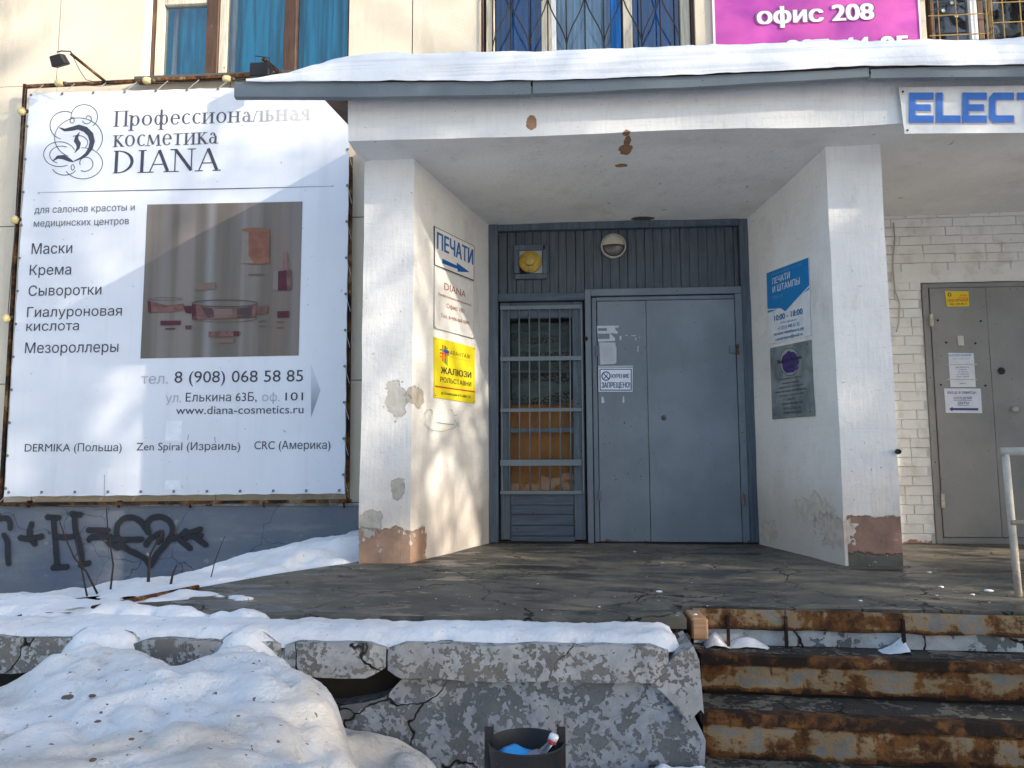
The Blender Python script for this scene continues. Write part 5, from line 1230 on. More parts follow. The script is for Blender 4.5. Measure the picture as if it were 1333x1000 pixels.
for a in ([(780.5, 508.7), (780.3, 480.3), (781.6, 480.3), (781.8, 508.7)], [(821, 508.7), (821, 480.3), (822.3, 480.3), (822.3, 508.7)], [(781.8, 481.5), (781.8, 480.3), (821, 480.3), (821, 481.5)], [(781.8, 508.7), (781.8, 507.4), (821, 507.4), (821, 508.7)]): sheet(DP, a, NB, t, .005, .0056, 'border_line')
cc0 = (788.8, 489.8); cr_ = [DP.px(cc0[0]+5.4*math.cos(a), cc0[1]+5.4*math.sin(a)) for a in [2*math.pi*i/28 for i in range(29)]]
V, F = strip_mesh(DP, cr_, [.009]*29, .0058); mk('prohibition_ring', V, F, NB, t); V, F = strip_mesh(DP, [DP.px(785, 486), DP.px(792.6, 493.6)], [.008]*2, .0060); mk('prohibition_bar', V, F, NB, t)
V, F = strip_mesh(DP, [DP.px(786, 493), DP.px(790, 489.5), DP.px(790.5, 486.5)], [.008, .006, .004], .0055); mk('cigarette_mark', V, F, NB, t)
tpx('КУРЕНИЕ', DP, 796, 492.5, 819, 487.2, NB, t, n=.0056, bold=.035); tpx('ЗАПРЕЩЕНО!', DP, 783, 505, 820.5, 498, NB, t, n=.0056, bold=.035)
t = note('tape_strip', [(778.3, 478.6), (778.1, 476.4), (824, 476), (824, 478.2)], 'strip of whitish tape above the no smoking sign', 'tape', mat=flat((.40, .46, .54), .5), n0=.0025, n1=.0028)
scr = thing('paper_scraps', pt(DP, 820, 440), 'little white glue and paper scraps left on the narrow leaf of the steel door', 'paper scraps')
for k, c_ in enumerate(([(807, 443), (806.5, 438), (809, 437), (808.5, 443)], [(814, 437.2), (814, 436.4), (817, 436.2), (817, 437)], [(822, 437.5), (822, 436.6), (828, 436.8), (828, 437.6)], [(827, 443), (827, 440), (828.2, 440), (828, 443.5)], [(830, 458), (830, 451), (832, 450.5), (830.8, 453), (831, 458)], [(783, 525), (783, 516), (785.5, 517), (787, 524.5)], [(810, 524.5), (811, 516), (812.3, 515.5), (813, 524)], [(832, 440), (832, 439), (833, 439), (833, 440)])): sheet(DP, c_, flat((.50, .54, .60), .6), scr, .001, .0018, 'paper_scrap')

D2P = Plane((0, -.030), (1, -.030))
t = note('sticker', [(1232, 399.5), (1229.7, 379.2), (1260.5, 379.5), (1261.3, 399)], 'yellow security sticker with red words near the top of the right grey door', 'sticker', P=D2P, mat=flat((.72, .50, .01), .4, .3, .05))
RD2 = flat((.60, .06, .01), .5)
tpx('объект', D2P, 1249, 385.6, 1259, 383.4, RD2, t, n=.0055, bold=.01); tpx('находится', D2P, 1247.5, 388.6, 1259, 386.8, RD2, t, n=.0055); tpx('ПОД ОХРАНОЙ', D2P, 1233.5, 393, 1260, 389.6, RD2, t, n=.0055, bold=.03); tpx('тел. 729-99-11', D2P, 1236, 397.5, 1258, 394.8, BK, t, n=.0055, bold=.01)
V, F = strip_mesh(D2P, [D2P.px(1235.6+2*math.cos(a), 383.8+2*math.sin(a)) for a in [2*math.pi*i/12 for i in range(13)]], [.009]*13, .0056); mk('badge_mark', V, F, flat((.2, .1, .02), .5), t)
t = note('paper_notice', [(1237, 504), (1234, 459.5), (1267, 460), (1270, 504)], 'white printed notice with blue heading taped above the arrow sheet on the right door', 'notice', P=D2P, mat=flat((.68, .69, .72), .6))
tpx('ELECTRO GOROD', D2P, 1235, 464.2, 1264, 461.4, flat((.03, .28, .60), .5), t, n=.0055, bold=.03); tpx('торговый дом', D2P, 1239, 468, 1262, 466, flat((.35, .35, .37), .5), t, n=.0055)
for k, (s_, a, b) in enumerate((('мы переехали', 1244, 1261), ('в здание', 1248, 1257), ('по адресу', 1247, 1260), ('ул. Елькина 63Б', 1245, 1261), ('вход со двора', 1245, 1261), ('ждём вас', 1249, 1257))): tpx(s_, D2P, a, 479+k*3+(6 if k == 5 else 0), b, 477.4+k*3+(6 if k == 5 else 0), flat((.06, .09, .28), .5), t, n=.0055, bold=.01)
for y in (474, 493.5): sheet(D2P, [(1233, y+1.3), (1233, y), (1271, y), (1271, y+1.3)], flat((.50, .49, .47), .4), t, .0060, .0063, 'tape')
t = note('arrow_sheet', [(1231, 537.5), (1228.7, 505.8), (1276.3, 506), (1278.3, 538)], 'white sheet with blue words and a left pointing arrow on the right grey door', 'notice', P=D2P, mat=flat((.68, .69, .74), .6))
NB2 = flat((.05, .055, .16), .5)
tpx('ВХОД В ОФИСЫ-', D2P, 1233, 513, 1271, 509.8, NB2, t, n=.0055, bold=.02); tpx('СОСЕДНЯЯ', D2P, 1241, 520, 1264.5, 516.8, NB2, t, n=.0055, bold=.02); tpx('ДВЕРЬ!', D2P, 1246, 526.5, 1261, 523.2, NB2, t, n=.0055, bold=.02)
for a, b, y in ((1241, 1264.5, 521.2), (1246, 1261, 527.8)): sheet(D2P, [(a, y+.5), (a, y), (b, y), (b, y+.5)], NB2, t, .0055, .0058, 'underline')
sheet(D2P, [(1235, 532.8), (1239.5, 529.6), (1239.5, 531.3), (1273, 531.5), (1273, 534.5), (1239.5, 534.2), (1239.5, 536)], NB2, t, .0055, .0060, 'arrow')

# ---------------------------------------------------------------- graffiti on the plinth
GP = Plane((0, -.058), (1, -.058))
def gm_(): 
    m = M('black_spray_paint'); at_ = m.n.new('ShaderNodeAttribute'); at_.attribute_name = 'spray'
    a = m.ma('MULTIPLY', m.ss(at_.outputs['Fac'], .0, .55), m.ss(m.noise(60, 3, .6), .15, .35, .93, 1.0)); m.put(m.b.inputs['Alpha'], a); return m.out((.022, .022, .026), .6)
MG = gm_()
gf = thing('graffiti', at(120, 705, -.06), 'black sprayed letters and a heart pierced by an arrow on the grey plinth', 'graffiti')
def gs(x, y): return (x/4.443, 650+y/4.443)
glay = [0]
def spray(pts, w=.062):
    P_ = [GP.px(*gs(*p)) for p in pts]; D_ = []
    for a, b in zip(P_[:-1], P_[1:]):
        for k in range(6): D_.append((a[0]+(b[0]-a[0])*k/6, a[1]+(b[1]-a[1])*k/6))
    D_.append(P_[-1]); D_ = np.array(D_)
    for _ in range(4): D_[1:-1] = (D_[:-2]+D_[1:-1]*2+D_[2:])/4
    V = []; F = []; A = []; glay[0] += 1; K = 6; n_ = len(D_)
    e0 = D_[0]-(D_[1]-D_[0])/(np.linalg.norm(D_[1]-D_[0])+1e-9)*w*.42; e1 = D_[-1]+(D_[-1]-D_[-2])/(np.linalg.norm(D_[-1]-D_[-2])+1e-9)*w*.42
    D_ = np.vstack([e0, D_, e1]); n_ += 2
    for i in range(n_):
        d = D_[min(i+1, n_-1)]-D_[max(i-1, 0)]; d = d/(np.linalg.norm(d)+1e-9); q_ = np.array([-d[1], d[0]]); wob = 1+.12*nz((D_[i][0], D_[i][1], 0), 14)
        ends_ = .5 if i in (0, n_-1) else 1
        for j in range(K+1):
            s_ = (j/K-.5); p = D_[i]+q_*s_*w*wob*ends_; V.append(GP.w(p[0], p[1], .003+glay[0]*.0002)); A.append((1-(2*abs(s_))**1.6)*(0 if i in (0, n_-1) else 1))
        if i:
            for j in range(K): k = (i-1)*(K+1)+j; F.append((k, k+K+1, k+K+2, k+1))
    o = mk('spray_stroke', V, F, MG, gf); at_ = o.data.attributes.new('spray', 'FLOAT', 'POINT'); at_.data.foreach_set('value', A)
for s_ in (((-40, 112), (0, 112), (40, 108), (60, 130), (60, 170)), ((22, 205), (45, 240), (45, 300), (50, 375)), ((185, 140), (168, 190), (182, 235), (205, 262)), ((115, 222), (170, 232), (245, 215)),
           ((272, 103), (345, 108)), ((310, 108), (318, 200), (325, 290), (332, 385)), ((305, 396), (392, 390)), ((320, 215), (380, 222), (440, 212)), ((415, 85), (470, 90)), ((432, 92), (436, 180), (465, 260), (480, 370)), ((465, 380), (520, 368)),
           ((510, 178), (630, 180)), ((515, 238), (525, 218), (640, 216)), ((870, 385), (850, 350), (800, 318), (740, 292), (690, 250), (675, 200), (680, 150), (715, 108), (775, 104), (820, 130), (840, 165), (862, 195)),
           ((862, 195), (848, 145), (875, 108), (930, 98), (980, 122), (1002, 165), (995, 210), (960, 262), (910, 312), (872, 385)), ((640, 225), (700, 234), (825, 232)), ((630, 250), (690, 284)), ((640, 238), (695, 225)),
           ((845, 265), (870, 225), (905, 212), (940, 230), (915, 250)), ((905, 205), (940, 190), (935, 230)), ((975, 235), (1050, 212), (1165, 172)), ((1060, 225), (1120, 212), (1170, 210)), ((1040, 232), (1105, 286)), ((1055, 205), (1080, 182)), ((1120, 212), (1195, 265))): spray(s_)

# ---------------------------------------------------------------- handrail at the right
t = thing('handrail', atz(1326, 776, 0), 'cream painted steel handrail post with rusty spots at the right of the steps', 'handrail')
fb = atz(1326, 776, 0); tp = at(1308.5, 589, fb[1])
g = Geo(); g.tube([fb, ((fb[0]+tp[0])/2, fb[1], tp[2]/2), tp], .017, 10); g.build('post', M_rail, t, smooth=True)
g = Geo(); g.tube([(tp[0]-.015, tp[1]+.01, tp[2]), (tp[0]+.25, tp[1]-.6, tp[2]-.16), (tp[0]+.4, tp[1]-1.0, tp[2]-.3)], .020, 12); 
g = Geo(); g.tube([(tp[0]-.02, tp[1], tp[2]+.004), (tp[0]+1.8, tp[1]+.05, tp[2]+.02)], .021, 12); g.build('top_rail', M_rust2 if False else M_rail, t, smooth=True)
z_ = at(1316, 680, fb[1])[2]; g = Geo(); g.tube([(fb[0]-.02, fb[1]-.015, z_), (fb[0]+1.8, fb[1]+.02, z_+.02)], .012, 8); g.build('mid_rail', mat_rust('ochre_mid_rail', (.55, .42, .28), .3), t, smooth=True)
g = Geo(); g.tube([(fb[0]+1.6, fb[1], 0), (tp[0]+1.7, fb[1], tp[2])], .017, 10); g.build('post', M_rail, t, smooth=True)
c_ = at(1171, 588, -1.36); g = Geo().lathe((c_[0]-.012, -1.352, c_[2]), [(.014, 0), (.018, .01), (.016, .03), (.008, .031), (.007, .01), (0, .01)], 14, 'y', -1)
g.build('pipe_stub', M_black, porch, smooth=True)

# ---------------------------------------------------------------- litter bin with rubbish
bx, by = at(685, 960, -3.92)[0], -3.92; rim_z = at(685, 966, by)[2]
t = thing('litter_bin', (bx, by, -.92), 'black round litter bin hung between two steel posts in front of the low wall', 'litter bin')
MB_ = mat_steelpaint('black_bin_metal', (.022, .022, .024), .5, rust=False)
g = Geo().lathe((bx, by, 0), [(0, rim_z-.40), (.085, rim_z-.40), (.122, rim_z-.004), (.126, rim_z), (.122, rim_z+.004), (.117, rim_z-.004), (.08, rim_z-.38), (0, rim_z-.38)], 40); g.build('bucket', MB_, t, angle=50)
for s_, px in ((-1, 636), (1, 731)):
    x = at(px, 960, by)[0]; z_ = at(px, 946, by)[2]; g = Geo().box(x-.013, x+.013, by-.004, by+.001, -.92, z_, .001).box(x-s_*.013-.002, x-s_*.013+.002, by, by+.022, -.92, z_, .0005); g.build('post', MB_, t)
    g = Geo(); g.tube([(x, by-.004, rim_z-.02), (bx+s_*.118, by, rim_z-.02)], .007, 8); g.build('pivot', M_iron, t)
t = thing('plastic_bottle', (bx+.05, by, rim_z-.06), 'plastic bottle with a white cap poking out of the litter bin', 'bottle')
a = Vector((bx+.03, by-.035, rim_z-.10)); b = Vector(at(722, 957, by-.03)); d = (b-a).normalized(); L_b = (b-a).length
g = Geo(); g.tube([a-d*.05, a, a+d*L_b*.35, a+d*L_b*.62, a+d*L_b*.80, a+d*L_b*.84], [.030, .032, .032, .026, .013, .012], 18); g.build('bottle_body', mat_glass('bottle_plastic', (.55, .45, .42), .12), t, smooth=True)
g = Geo(); g.tube([a+d*L_b*.2, a+d*L_b*.45], [.0325, .0325], 18, False); g.build('bottle_label', flat((.22, .22, .50), .5), t, smooth=True)
g = Geo(); g.tube([b-d*.016, b-d*.002, b+d*.003], [.0155, .0155, .012], 16); g.build('bottle_cap', flat((.78, .77, .80), .4), t, smooth=True); g = Geo(); g.tube([b-d*.026, b-d*.019], [.015, .015], 16); g.build('cap_ring', flat((.45, .04, .08), .4), t, smooth=True)
t = thing('crumpled_wrapper', (bx-.04, by, rim_z-.05), 'bright blue crumpled wrapper inside the litter bin', 'wrapper')
V = []; F = []
for i in range(15):
    for j in range(11):
        u = i/14-.5; v = j/10-.5; x = bx-.035+u*.11; y = by-.02+v*.12; V.append((x, y, rim_z-.032+.028*(1-4*u*u)*(1-2*v*v)+.008*nz((x, y, 0), 30)-.02*abs(v)))
        if i and j: k = i*11+j; F.append((k-12, k-1, k, k-11))
mk('blue_wrap', V, F, flat((.03, .33, .72), .35), t, smooth=True); V2 = [(x+.07, y-.01, z-.01+.006*nz((x, y, 3), 40)) for x, y, z in V]; mk('grey_wrap', V2, F, flat((.22, .24, .28), .4), t, smooth=True)

# ---------------------------------------------------------------- dry twigs in the snow by the plinth
TW = flat((.045, .032, .028), .8); YT = -2.0
tw = [([(518, 572), (470, 390), (435, 240)], .006, 'thin bare twig leaning left, left of the crossing pair by the graffiti'), ([(575, 515), (500, 420), (430, 340), (375, 215), (345, 130)], .0065, 'long bare twig crossing over another in front of the graffiti letter'),
      ([(640, 490), (655, 380), (640, 280), (622, 160), (615, 50)], .006, 'tall thin upright twig in front of the graffiti arrow tail'), ([(857, 487), (862, 400), (866, 325), (905, 250), (947, 178)], .010, 'thick dark snapped twig standing in front of the graffiti heart'),
      ([(980, 487), (998, 440), (1022, 380)], .009, 'short thick stub of a twig right of the graffiti heart'), ([(1210, 460), (1240, 370), (1280, 260), (1300, 215)], .004, 'faint thin twig leaning right of the graffiti arrow head')]
for k, (pts, r_, lab) in enumerate(tw):
    P3 = [at(*gs(*p), YT if k < 5 else -1.6) for p in pts]; P3[0] = (P3[0][0], P3[0][1], P3[0][2]-.05)
    t = thing('dry_twig', P3[0], lab, 'twig', 'dry twigs in the snow by the plinth'); g = Geo(); g.tube(P3, [r_*(1-.5*i/(len(P3)-1)) for i in range(len(P3))], 6); g.build('stem', TW, t, smooth=True)
    if k in (0, 1, 2): 
        a = Vector(P3[2]); g = Geo(); g.tube([a, a+Vector((-.06 if k == 2 else .03, 0, .05)), a+Vector((-.12 if k == 2 else .05, .02, .09))], [.003, .002, .0015], 5); g.build('side_shoot', TW, t)
    if k == 3: g = Geo(); a = Vector(P3[2]); g.tube([a, a+Vector((-.02, 0, .012))], [.008, .006], 6); g.build('side_shoot', flat((.35, .28, .2), .8), t)

# ---------------------------------------------------------------- snow on the ground
def rbf_snow(name, C, x0, x1, y0, y1, nx, ny, base, label, mat, k_noise=.02, power=3.0, mask=None):
    C = np.array(C); V = []; F = []; keep = {}
    for j in range(ny+1):
        for i in range(nx+1):
            x = x0+(x1-x0)*i/nx; y = y0+(y1-y0)*j/ny
            d2 = (C[:, 0]-x)**2+((C[:, 1]-y)*1.0)**2+.0025; w = 1/d2**(power/2); z = float((w*C[:, 2]).sum()/w.sum())
            z += k_noise*fbm((x, y, 0), 3.0, 4, 3)+k_noise*.3*fbm((x, y, 1), 13, 3, 9)-k_noise*1.2*(1-abs(nz((x, y*1.6, 4), 4.2, 5))*2.2)**3*(1 if power > 4.7 else .3)
            V.append((x, y, max(z, base)))
            if i and j: a = j*(nx+1)+i; F.append((a-nx-2, a-nx-1, a, a-1))
    return tag(mk(name, V, F, mat, smooth=True), label, 'snow', kind='stuff')
# heap in the foreground, left
HP = []
for (x, y, Y) in ((0, 912, -3.75), (30, 893, -3.72), (60, 868, -3.68), (95, 842, -3.55), (130, 836, -3.5), (165, 852, -3.6), (185, 864, -3.75), (230, 869, -3.85), (262, 868, -3.8), (290, 852, -3.6), (325, 846, -3.5), (345, 858, -3.62), (362, 870, -3.85), (383, 880, -3.9), (403, 908, -3.95), (416, 940, -4.05), (428, 988, -4.15),
                  (130, 900, -4.0), (200, 920, -4.1), (300, 915, -4.1), (350, 940, -4.2), (60, 930, -4.05), (20, 950, -4.1), (100, 985, -4.5), (200, 985, -4.5), (300, 985, -4.5), (380, 985, -4.4), (250, 940, -4.25), (90, 960, -4.25)):
    HP.append(at(x, y, Y))
for x, y, z in ((-.62, -3.9, -.62), (-.70, -3.6, -.45), (-.55, -4.2, -.85), (-.5, -4.6, -.93), (-.75, -5.0, -.9), (-1.3, -5.2, -.6), (-2.0, -5.2, -.5), (-2.8, -5.2, -.5), (-1.5, -5.7, -.95), (-2.5, -5.8, -.95), (-3.6, -4.2, -.25), (-4.2, -4.2, -.3), (-3.8, -3.6, -.2), (-5.0, -4.0, -.4), (-3.6, -5.2, -.6), (-.3, -3.6, -.80), (-.3, -4.4, -.96), (-.2, -5.2, -.96)): HP.append((x, y, z))
for px in (175, 200, 225, 250, 275): q_ = at(px, 893, CF-.01); HP.append((q_[0], q_[1], q_[2]))
for px in (-60, -30, 0, 25, 50, 75): q_ = at(px, 912-px*.3, CF-.01); HP.append((q_[0], q_[1], q_[2]))
for px in (108, 125, 142, 158): q_ = at(px, 833, CF); HP.append((q_[0], q_[1], q_[2]+.0)); q_ = at(px, 850, -3.62); HP.append(q_)
for px in (296, 315, 334): q_ = at(px, 840, CF); HP.append(q_); q_ = at(px, 855, -3.62); HP.append(q_)
for px, py in ((365, 905), (390, 930), (420, 935), (450, 955)): q_ = at(px, py, CF-.02); HP.append((q_[0], q_[1], q_[2]))
rbf_snow('snow_heap', HP, -5.2, -.15, -6.0, CF+.02, 210, 110, -.99, 'big dirty snow heap in the left foreground leaning on the low wall', M_snowd, .028, 4.8)
# snow bank between platform edge and plinth
SB = []
for (x, y, Y) in ((-60, 812, -2.2), (0, 800, -2.2), (40, 789, -2.1), (85, 787, -2.1), (115, 776, -2.05), (145, 763, -1.95), (190, 752, -1.9), (225, 757, -1.8), (252, 760, -1.75), (300, 748, -1.65), (345, 736, -1.5), (380, 722, -1.35), (393, 713, -1.3), (405, 716, -1.25), (430, 703, -1.0), (448, 699, -1.0), (468, 699, -1.0),
                  (160, 783, -2.6), (215, 772, -2.5), (120, 795, -2.9), (60, 805, -2.8), (0, 820, -2.8)): SB.append(at(x, y, Y))
for px, py in ((60, 800), (100, 794), (150, 787), (190, 779), (225, 771)): q_ = atz(px, py, .02); SB.append((q_[0]-.02, q_[1]+.10, .01)); q_ = atz(px, py+12, .01); SB.append((q_[0]-.15, q_[1], -.01))
for p in (EL2, EL0): SB.append((p[0]-.02, p[1]+.03, -.015))
for px, py in ((300, 753), (350, 741), (400, 732), (440, 730)): q_ = atz(px, py, 0); SB.append((q_[0], q_[1]-.0, .004)); SB.append((q_[0]+.04, q_[1]-.15, -.06))
for x, y, z in ((-1.6, -.2, .10), (-2.2, -.2, -.12), (-3, -.2, -.3), (-4, -.2, -.45), (-5, -.2, -.5), (-1.45, -.6, .12), (-1.36, -1.5, -.08), (-1.45, -2.2, -.12), (-1.5, -2.9, -.12), (-1.9, -3.05, -.12), (-5, -2.5, -.2), (-3.0, -1.2, -.2), (-4, -1.2, -.3)): SB.append((x, y, z))
rbf_snow('snow_bank', SB, -6.0, -1.34, -3.08, -.04, 200, 120, -.6, 'white snow bank between the plinth and the slanting edge of the porch platform', M_snow, .022, 4.6)
def strip_snow(name, poly, zb, th, mat, label, step=.02, ed=.05, nk=.03, bf=None):
    P_ = poly; xs0, xs1 = min(p[0] for p in P_)-.02, max(p[0] for p in P_)+.02; ys0, ys1 = min(p[1] for p in P_)-.02, max(p[1] for p in P_)+.02
    nx = int((xs1-xs0)/step)+1; ny = int((ys1-ys0)/step)+1
    gx, gy = np.meshgrid(xs0+np.arange(nx)*step, ys0+np.arange(ny)*step); ins = np.zeros(gx.shape, bool); dist = np.full(gx.shape, 9.)
    for (ax, ay), (bx_, by_) in zip(P_, P_[1:]+P_[:1]):
        L2_ = (bx_-ax)**2+(by_-ay)**2; tt = np.clip(((gx-ax)*(bx_-ax)+(gy-ay)*(by_-ay))/L2_, 0, 1); dist = np.minimum(dist, np.hypot(gx-ax-tt*(bx_-ax), gy-ay-tt*(by_-ay)))
        c_ = ((ay > gy) != (by_ > gy)) & (gx < (bx_-ax)*(gy-ay)/(by_-ay+1e-12)+ax); ins ^= c_
    dist = np.where(ins, dist, -dist); V = []; idx = {}; F = []
    for j in range(ny):
        for i in range(nx):
            x, y = float(gx[j, i]), float(gy[j, i]); d = dist[j, i]+nk*(fbm((x, y, 2), 6, 3, 5)-.75)
            if d > -step*1.3:
                t_ = th*(1-math.exp(-max(d, 0)/ed))*(1+.35*fbm((x, y, 0), 5, 3))+.006*fbm((x, y, 0), 25, 2)
                idx[(i, j)] = len(V); V.append((x, y, zb+(bf(x, y) if bf else 0)+(t_ if d > 0 else -.030)))
    for (i, j) in idx:
        if (i+1, j) in idx and (i, j+1) in idx and (i+1, j+1) in idx: F.append((idx[(i, j)], idx[(i+1, j)], idx[(i+1, j+1)], idx[(i, j+1)]))
    return tag(mk(name, V, F, mat, smooth=True), label, 'snow', kind='stuff')
zc = z1c+.004
strip_snow('curb_snow', [(-4.2, CF+.035), (.40, CF+.035), (.46, CF+.1), (.44, -3.10), (-1.1, -3.085), (-4.2, -3.0)], zc-.004, .045, M_snow, 'long strip of snow lying on the curb wall before the platform', .018, .03, .018)
strip_snow('platform_edge_snow', [(-4.2, -3.2), (-1.45, -3.2), (-1.0, -3.12), (-1.2, -3.06), (-1.75, -2.98), (-2.1, -2.78), (-2.45, -2.72), (-4.2, -2.5)], -.02, .045, M_snow, 'dirty trodden snow over the left corner of the porch platform', .02, .05, .06)
strip_snow('platform_snow_patch', [(-2.0, -2.62), (-1.72, -2.60), (-1.5, -2.75), (-1.62, -2.82), (-1.80, -2.72)], .0, .010, M_snow, 'thin ragged patch of snow on the platform near its slanting edge', .012, .03, .07)
strip_snow('landing_snow', [(.32, -3.9), (.56, -3.45), (.62, -3.40), (1.3, -3.48), (2.4, -3.56), (4.2, -3.7), (4.2, -4.1), (.4, -4.1)], -.497, .022, M_snow, 'grey trodden snow on the landing before the rusty steps', .03, .06, .03)
strip_snow('landing_edge_snow', [(.30, CF-.06), (.52, CF-.05), (.53, CF+.02), (.31, CF+.02)], -.50, .045, M_snow, 'small ridge of snow along the low wall beside the lowest step', .012, .03, .015)
for k, (x, y, w, lab) in enumerate(((.66, L1-.05, .05, 'small wedge of snow at the left post under the top riser'), (.80, L1-.05, .09, 'low drift of snow between the first two posts under the top riser'), (1.41, L1-.06, .06, 'pointed drift of snow beside the third post under the top riser'))):
    V = []; F = []
    for i in range(13):
        for j in range(7):
            u = i/12*2-1; v = j/6; h_ = (.055 if k != 1 else .04)*max(0, 1-abs(u)**1.5)*(.25+.75*v)
            if k == 2: h_ = .07*max(0, (u+1)/2)**1.6*(.2+.8*v)*(1 if u < .98 else 0)
            xx = x+u*w; V.append((xx, skewY(y-.03+v*.075, xx), -.168+h_+.004*nz((xx, y, v), 30)))
            if i and j: a = i*7+j; F.append((a-8, a-1, a, a-7))
    tag(mk('step_snow', V, F, M_snow, smooth=True), lab, 'snow', kind='stuff')
# snow that has slid over the curb and joins the ledge to the heap
for (pa, pb, off) in ((84, 172, 1), (282, 356, 2)):
    V = []; F = []; n1, n2 = 34, 26
    xa_, xb_ = at(pa, 838, CF)[0], at(pb, 838, CF)[0]
    prof = [(CF+.16, zc+.035), (CF+.05, zc+.042), (CF-.015, zc+.026), (CF-.06, zc-.03), (CF-.13, zc-.10), (CF-.24, zc-.155), (CF-.40, zc-.22)]
    for i in range(n1+1):
        u = i/n1*2-1; e = (1-abs(u)**2.6)
        for j in range(n2+1):
            f = j/n2*(len(prof)-1); k = min(int(f), len(prof)-2); f -= k; y = prof[k][0]*(1-f)+prof[k+1][0]*f; z = prof[k][1]*(1-f)+prof[k+1][1]*f
            sp_ = 1+.5*j/n2; x = (xa_+xb_)/2+u*(xb_-xa_)/2*sp_
            back = (1-e)*.09; V.append((x+.02*nz((x, y, z), 7, off), y+(back if j > 5 else 0)+.012*fbm((x, y, z), 9, 3, off), z-(1-e)*.055+.014*fbm((x, y, z), 6, 3, off+4)))
            if i and j: a = i*(n2+1)+j; F.append((a-n2-2, a-n2-1, a, a-1))
    tag(mk('snow_slide', V, F, M_snow, smooth=True), ('snow spilling over the curb onto the left shoulder of the heap' if off == 1 else 'snow spilling over the curb just left of the split between curb blocks'), 'snow', kind='stuff')
# little lumps of ice on the platform
g = Geo(); rr = random.Random(8)
def lump(x, y, r, z=0.0):
    bm = bmesh.new(); bmesh.ops.create_icosphere(bm, subdivisions=2, radius=1)
    for v in bm.verts: f_ = 1+.3*mn.noise(v.co*2+Vector((x*9, y*9, 0))); v.co = Vector((x+v.co.x*r*f_, y+v.co.y*r*f_*.8, z+v.co.z*r*.35*f_))
    bm.verts.index_update(); g.add([v.co[:] for v in bm.verts], [[v.index for v in f.verts] for f in bm.faces]); bm.free()
for px, py, r_ in ((858, 770, .016), (826, 718, .012), (1287, 769, .022), (1266, 774, .012), (1210, 745, .014), (1225, 764, .014), (1120, 782, .010), (470, 740, .008), (905, 800, .01), (700, 760, .006), (780, 790, .006)): p = atz(px, py, 0); lump(p[0], p[1], r_)
for _ in range(50): lump(rr.uniform(-1.2, 2.4), rr.uniform(-3.0, -.6), rr.uniform(.002, .005))
tag(g.build('ice_crumbs', M_snowc, smooth=True), 'scattered crumbs of ice and snow on the porch platform', 'ice crumbs', kind='stuff')
g = Geo()
for px, py, Y, r_ in ((120, 908, -4.0, .012), (127, 942, -4.3, .01), (183, 955, -4.35, .006), (171, 965, -4.4, .008), (330, 866, -3.8, .006), (121, 992, -4.5, .010), (88, 910, -4.0, .02), (275, 965, -4.3, .005)): p = at(px, py, Y); lump(p[0], p[1], r_, p[2]+.006)
tag(g.build('grit', flat((.13, .10, .08), .9)), 'bits of grit and litter lying on the snow heap', 'grit', kind='stuff')
pl = at(200, 782, -2.8)

# ---------------------------------------------------------------- bare trees across the yard (they shade the front)
BK_ = mat_wood('tree_bark', (.09, .075, .06), (.16, .14, .12), 'z', .5, (.2, .18, .15))
def tree(x, y, h, seed, spread, label, base=.28, lean=0.0, twn=1.0, levels=4):
    rnd = random.Random(seed); t = thing('bare_tree', (x, y, -.92), label, 'tree', 'bare trees across the yard')
    tr = Geo(); br = Geo(); twg = Geo()
    def grow(p, d, L, r, lev):
        n_ = 4 if lev < 2 else 3; pts = [p]; q_ = p.copy(); dd = d.copy()
        for i in range(n_):
            dd = (dd+Vector((rnd.gauss(0, .13), rnd.gauss(0, .13), rnd.gauss(0, .09)+.04))).normalized(); q_ = q_+dd*L/n_; pts.append(q_.copy())
        rs = [r*(1-.6*i/n_) for i in range(n_+1)]
        (tr if lev == 0 else br if lev < 3 else twg).tube(pts, rs, 8 if lev == 0 else 5 if lev < 3 else 3, False)
        if lev >= levels: return
        nb_ = [int(15*spread[0]), 7, 6, 5][lev]
        for k in range(nb_):
            f_ = rnd.uniform(base if lev == 0 else .2, 1.0); i = min(n_-1, int(f_*n_)); pp = pts[i].lerp(pts[i+1], f_*n_-i)
            ax = (pts[i+1]-pts[i]).normalized(); az = rnd.uniform(0, 6.283); o_ = ax.orthogonal().normalized(); o_ = Matrix.Rotation(az, 3, ax) @ o_
            ang = rnd.uniform(.5, .95); nd = (ax*math.cos(ang)+o_*math.sin(ang)).normalized()
            grow(pp, nd, L*rnd.uniform(.34, .52)*(spread[1] if lev == 0 else 1)*(1.15-f_*.5 if lev == 0 else 1), r*(1-.6*f_)*rnd.uniform(.42, .6), lev+1)
    grow(Vector((x, y, -1.0)), Vector((lean, 0, 1)).normalized(), h, h*.018, 0)
    tr.build('trunk', BK_, t, smooth=True); 
    def raw(G, name): mk(name, G.V, G.F, BK_, t, smooth=True, kind='stuff')
    raw(br, 'branches'); raw(twg, 'twigs')
def spot(u, D):
    """place at horizontal distance D towards the sun, u across it"""
    s_ = np.array([SUNV.x, SUNV.y]); s_ /= np.linalg.norm(s_); p = np.array([-s_[1], s_[0]]); c_ = s_*D+p*u; return float(c_[0]), float(c_[1])
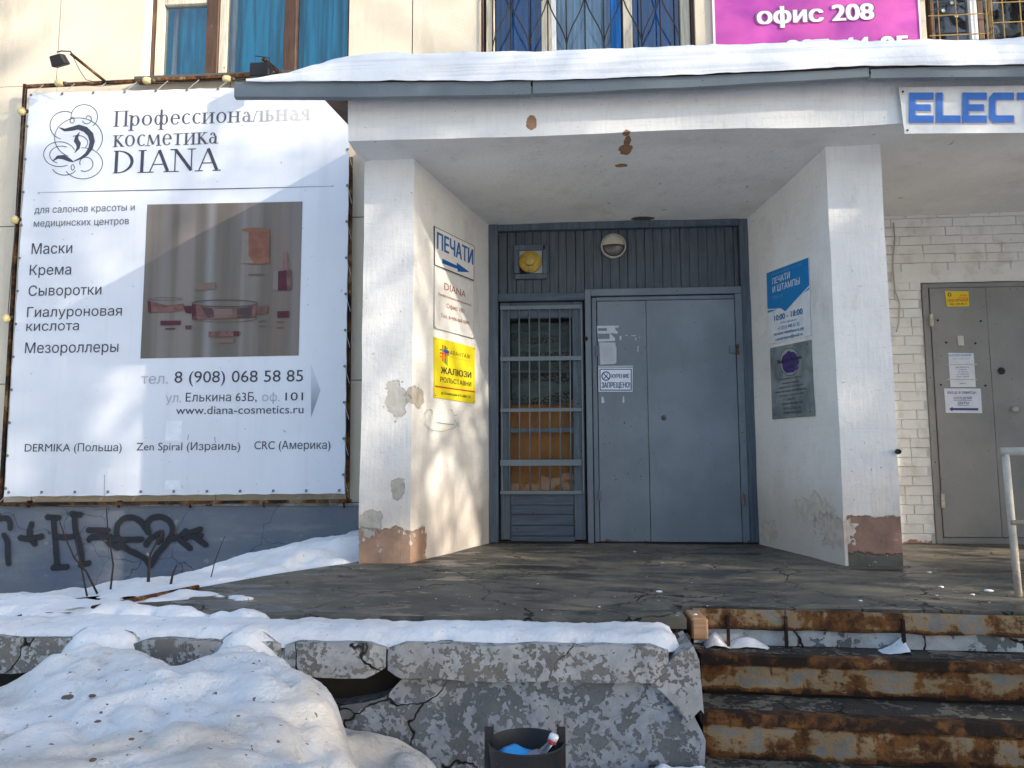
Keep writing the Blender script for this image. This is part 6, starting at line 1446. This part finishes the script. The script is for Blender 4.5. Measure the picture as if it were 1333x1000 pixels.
def conifer(x, y, h, R, seed, label, low=.06, dens=1.0):
    rnd = random.Random(seed); t = thing('conifer_tree', (x, y, -.92), label, 'tree', 'evergreens across the yard')
    g = Geo(); g.tube([(x, y, -.95), (x, y, -.92+h*.97)], [h*.016, .01], 8); g.build('trunk', BK_, t, smooth=True)
    V = []; F = []
    nbr = int(230*dens)
    for b in range(nbr):
        f = low+(1-low)*(b/nbr)**.9; z = -.92+h*f; L = R*(1-f)**.85*rnd.uniform(.6, 1.08)+.12; a = rnd.uniform(0, 6.283); dr = rnd.uniform(.05, .4)
        for k in range(int(34*dens*max(.3, L/R))):
            q = rnd.uniform(.12, 1.0); px, py, pz = x+math.cos(a)*L*q, y+math.sin(a)*L*q, z-L*q*q*dr+rnd.uniform(-.05, .05)
            s_ = rnd.uniform(.10, .24); w = s_*.28; aa = a+rnd.choice((-1, 1))*rnd.uniform(.3, 1.2); dx, dy, dz = math.cos(aa)*s_, math.sin(aa)*s_, rnd.uniform(-.10, .03)
            n = len(V); V += [(px-dy*.28, py+dx*.28, pz), (px+dy*.28, py-dx*.28, pz+rnd.uniform(-.04, .04)), (px+dx, py+dy, pz+dz)]; F.append((n, n+1, n+2))
    mk('foliage', V, F, NEED, t, kind='stuff')
m = M('dark_needles'); NEED = m.out(m.mix(m.ss(m.noise(2, 3), .3, .7), (.035, .055, .03), (.06, .08, .045)), .8)
conifer(*spot(-2.95, 15), 16, 1.95, 1, 'dense spruce nearest the porch across the yard', dens=2.0, low=.2)
conifer(*spot(-5.3, 16), 15, 2.2, 2, 'dense spruce left of the nearest spruce', dens=2.0, low=.15)
conifer(*spot(-4.2, 21), 15.5, 1.9, 5, 'dense spruce standing behind the gap of the spruce row', dens=1.8, low=.15)
conifer(*spot(-8.0, 16), 14, 2.4, 3, 'leftmost dense spruce of the row across the yard', dens=2.0, low=.15)
conifer(*spot(-.22, 15), 8.7, 1.3, 4, 'slim young spruce standing apart to the right of the others', dens=1.4)
tree(*spot(-1.5, 13), 10.5, 11, (1.6, 1.0), 'tall bare tree nearest the entrance across the yard', base=.2)
tree(*spot(-2.1, 18), 12.5, 19, (1.5, 1.0), 'bare tree with a dense crown between the spruces and the nearest bare tree', base=.3)
tree(*spot(-1.0, 20), 12.0, 13, (1.3, 1.0), 'farther bare tree standing behind the nearest one', base=.3)

# unseen block of flats added across the yard to darken the door glass reflection
fb_ = thing('added_apartment_block', (-22, -62, -.92), 'long grey brick apartment block on the far side of the yard behind the camera', 'building')
fm = mat_plaster('far_block_wall', base=(.15, .14, .13)); Geo().box(-55, 8, -72, -60, -.92, 12.8).build('wall', fm, fb_); Geo().box(-56, 9, -73, -59, 12.81, 13.3).build('roof', M_dark, fb_)
wme = None
for k in range(4):
    for i in range(15):
        c_ = (-52+i*4.1, -59.98, .6+k*3.05)
        if wme is None: o = Geo().box(c_[0]-.8, c_[0]+.8, c_[1]-.03, c_[1]+.02, c_[2], c_[2]+1.5).build('window', flat((.05, .06, .07), .2, .5), fb_); wme = o.data
        else: o = bpy.data.objects.new('window', wme); link(o, fb_, (c_[0], c_[1]-.005, c_[2]))
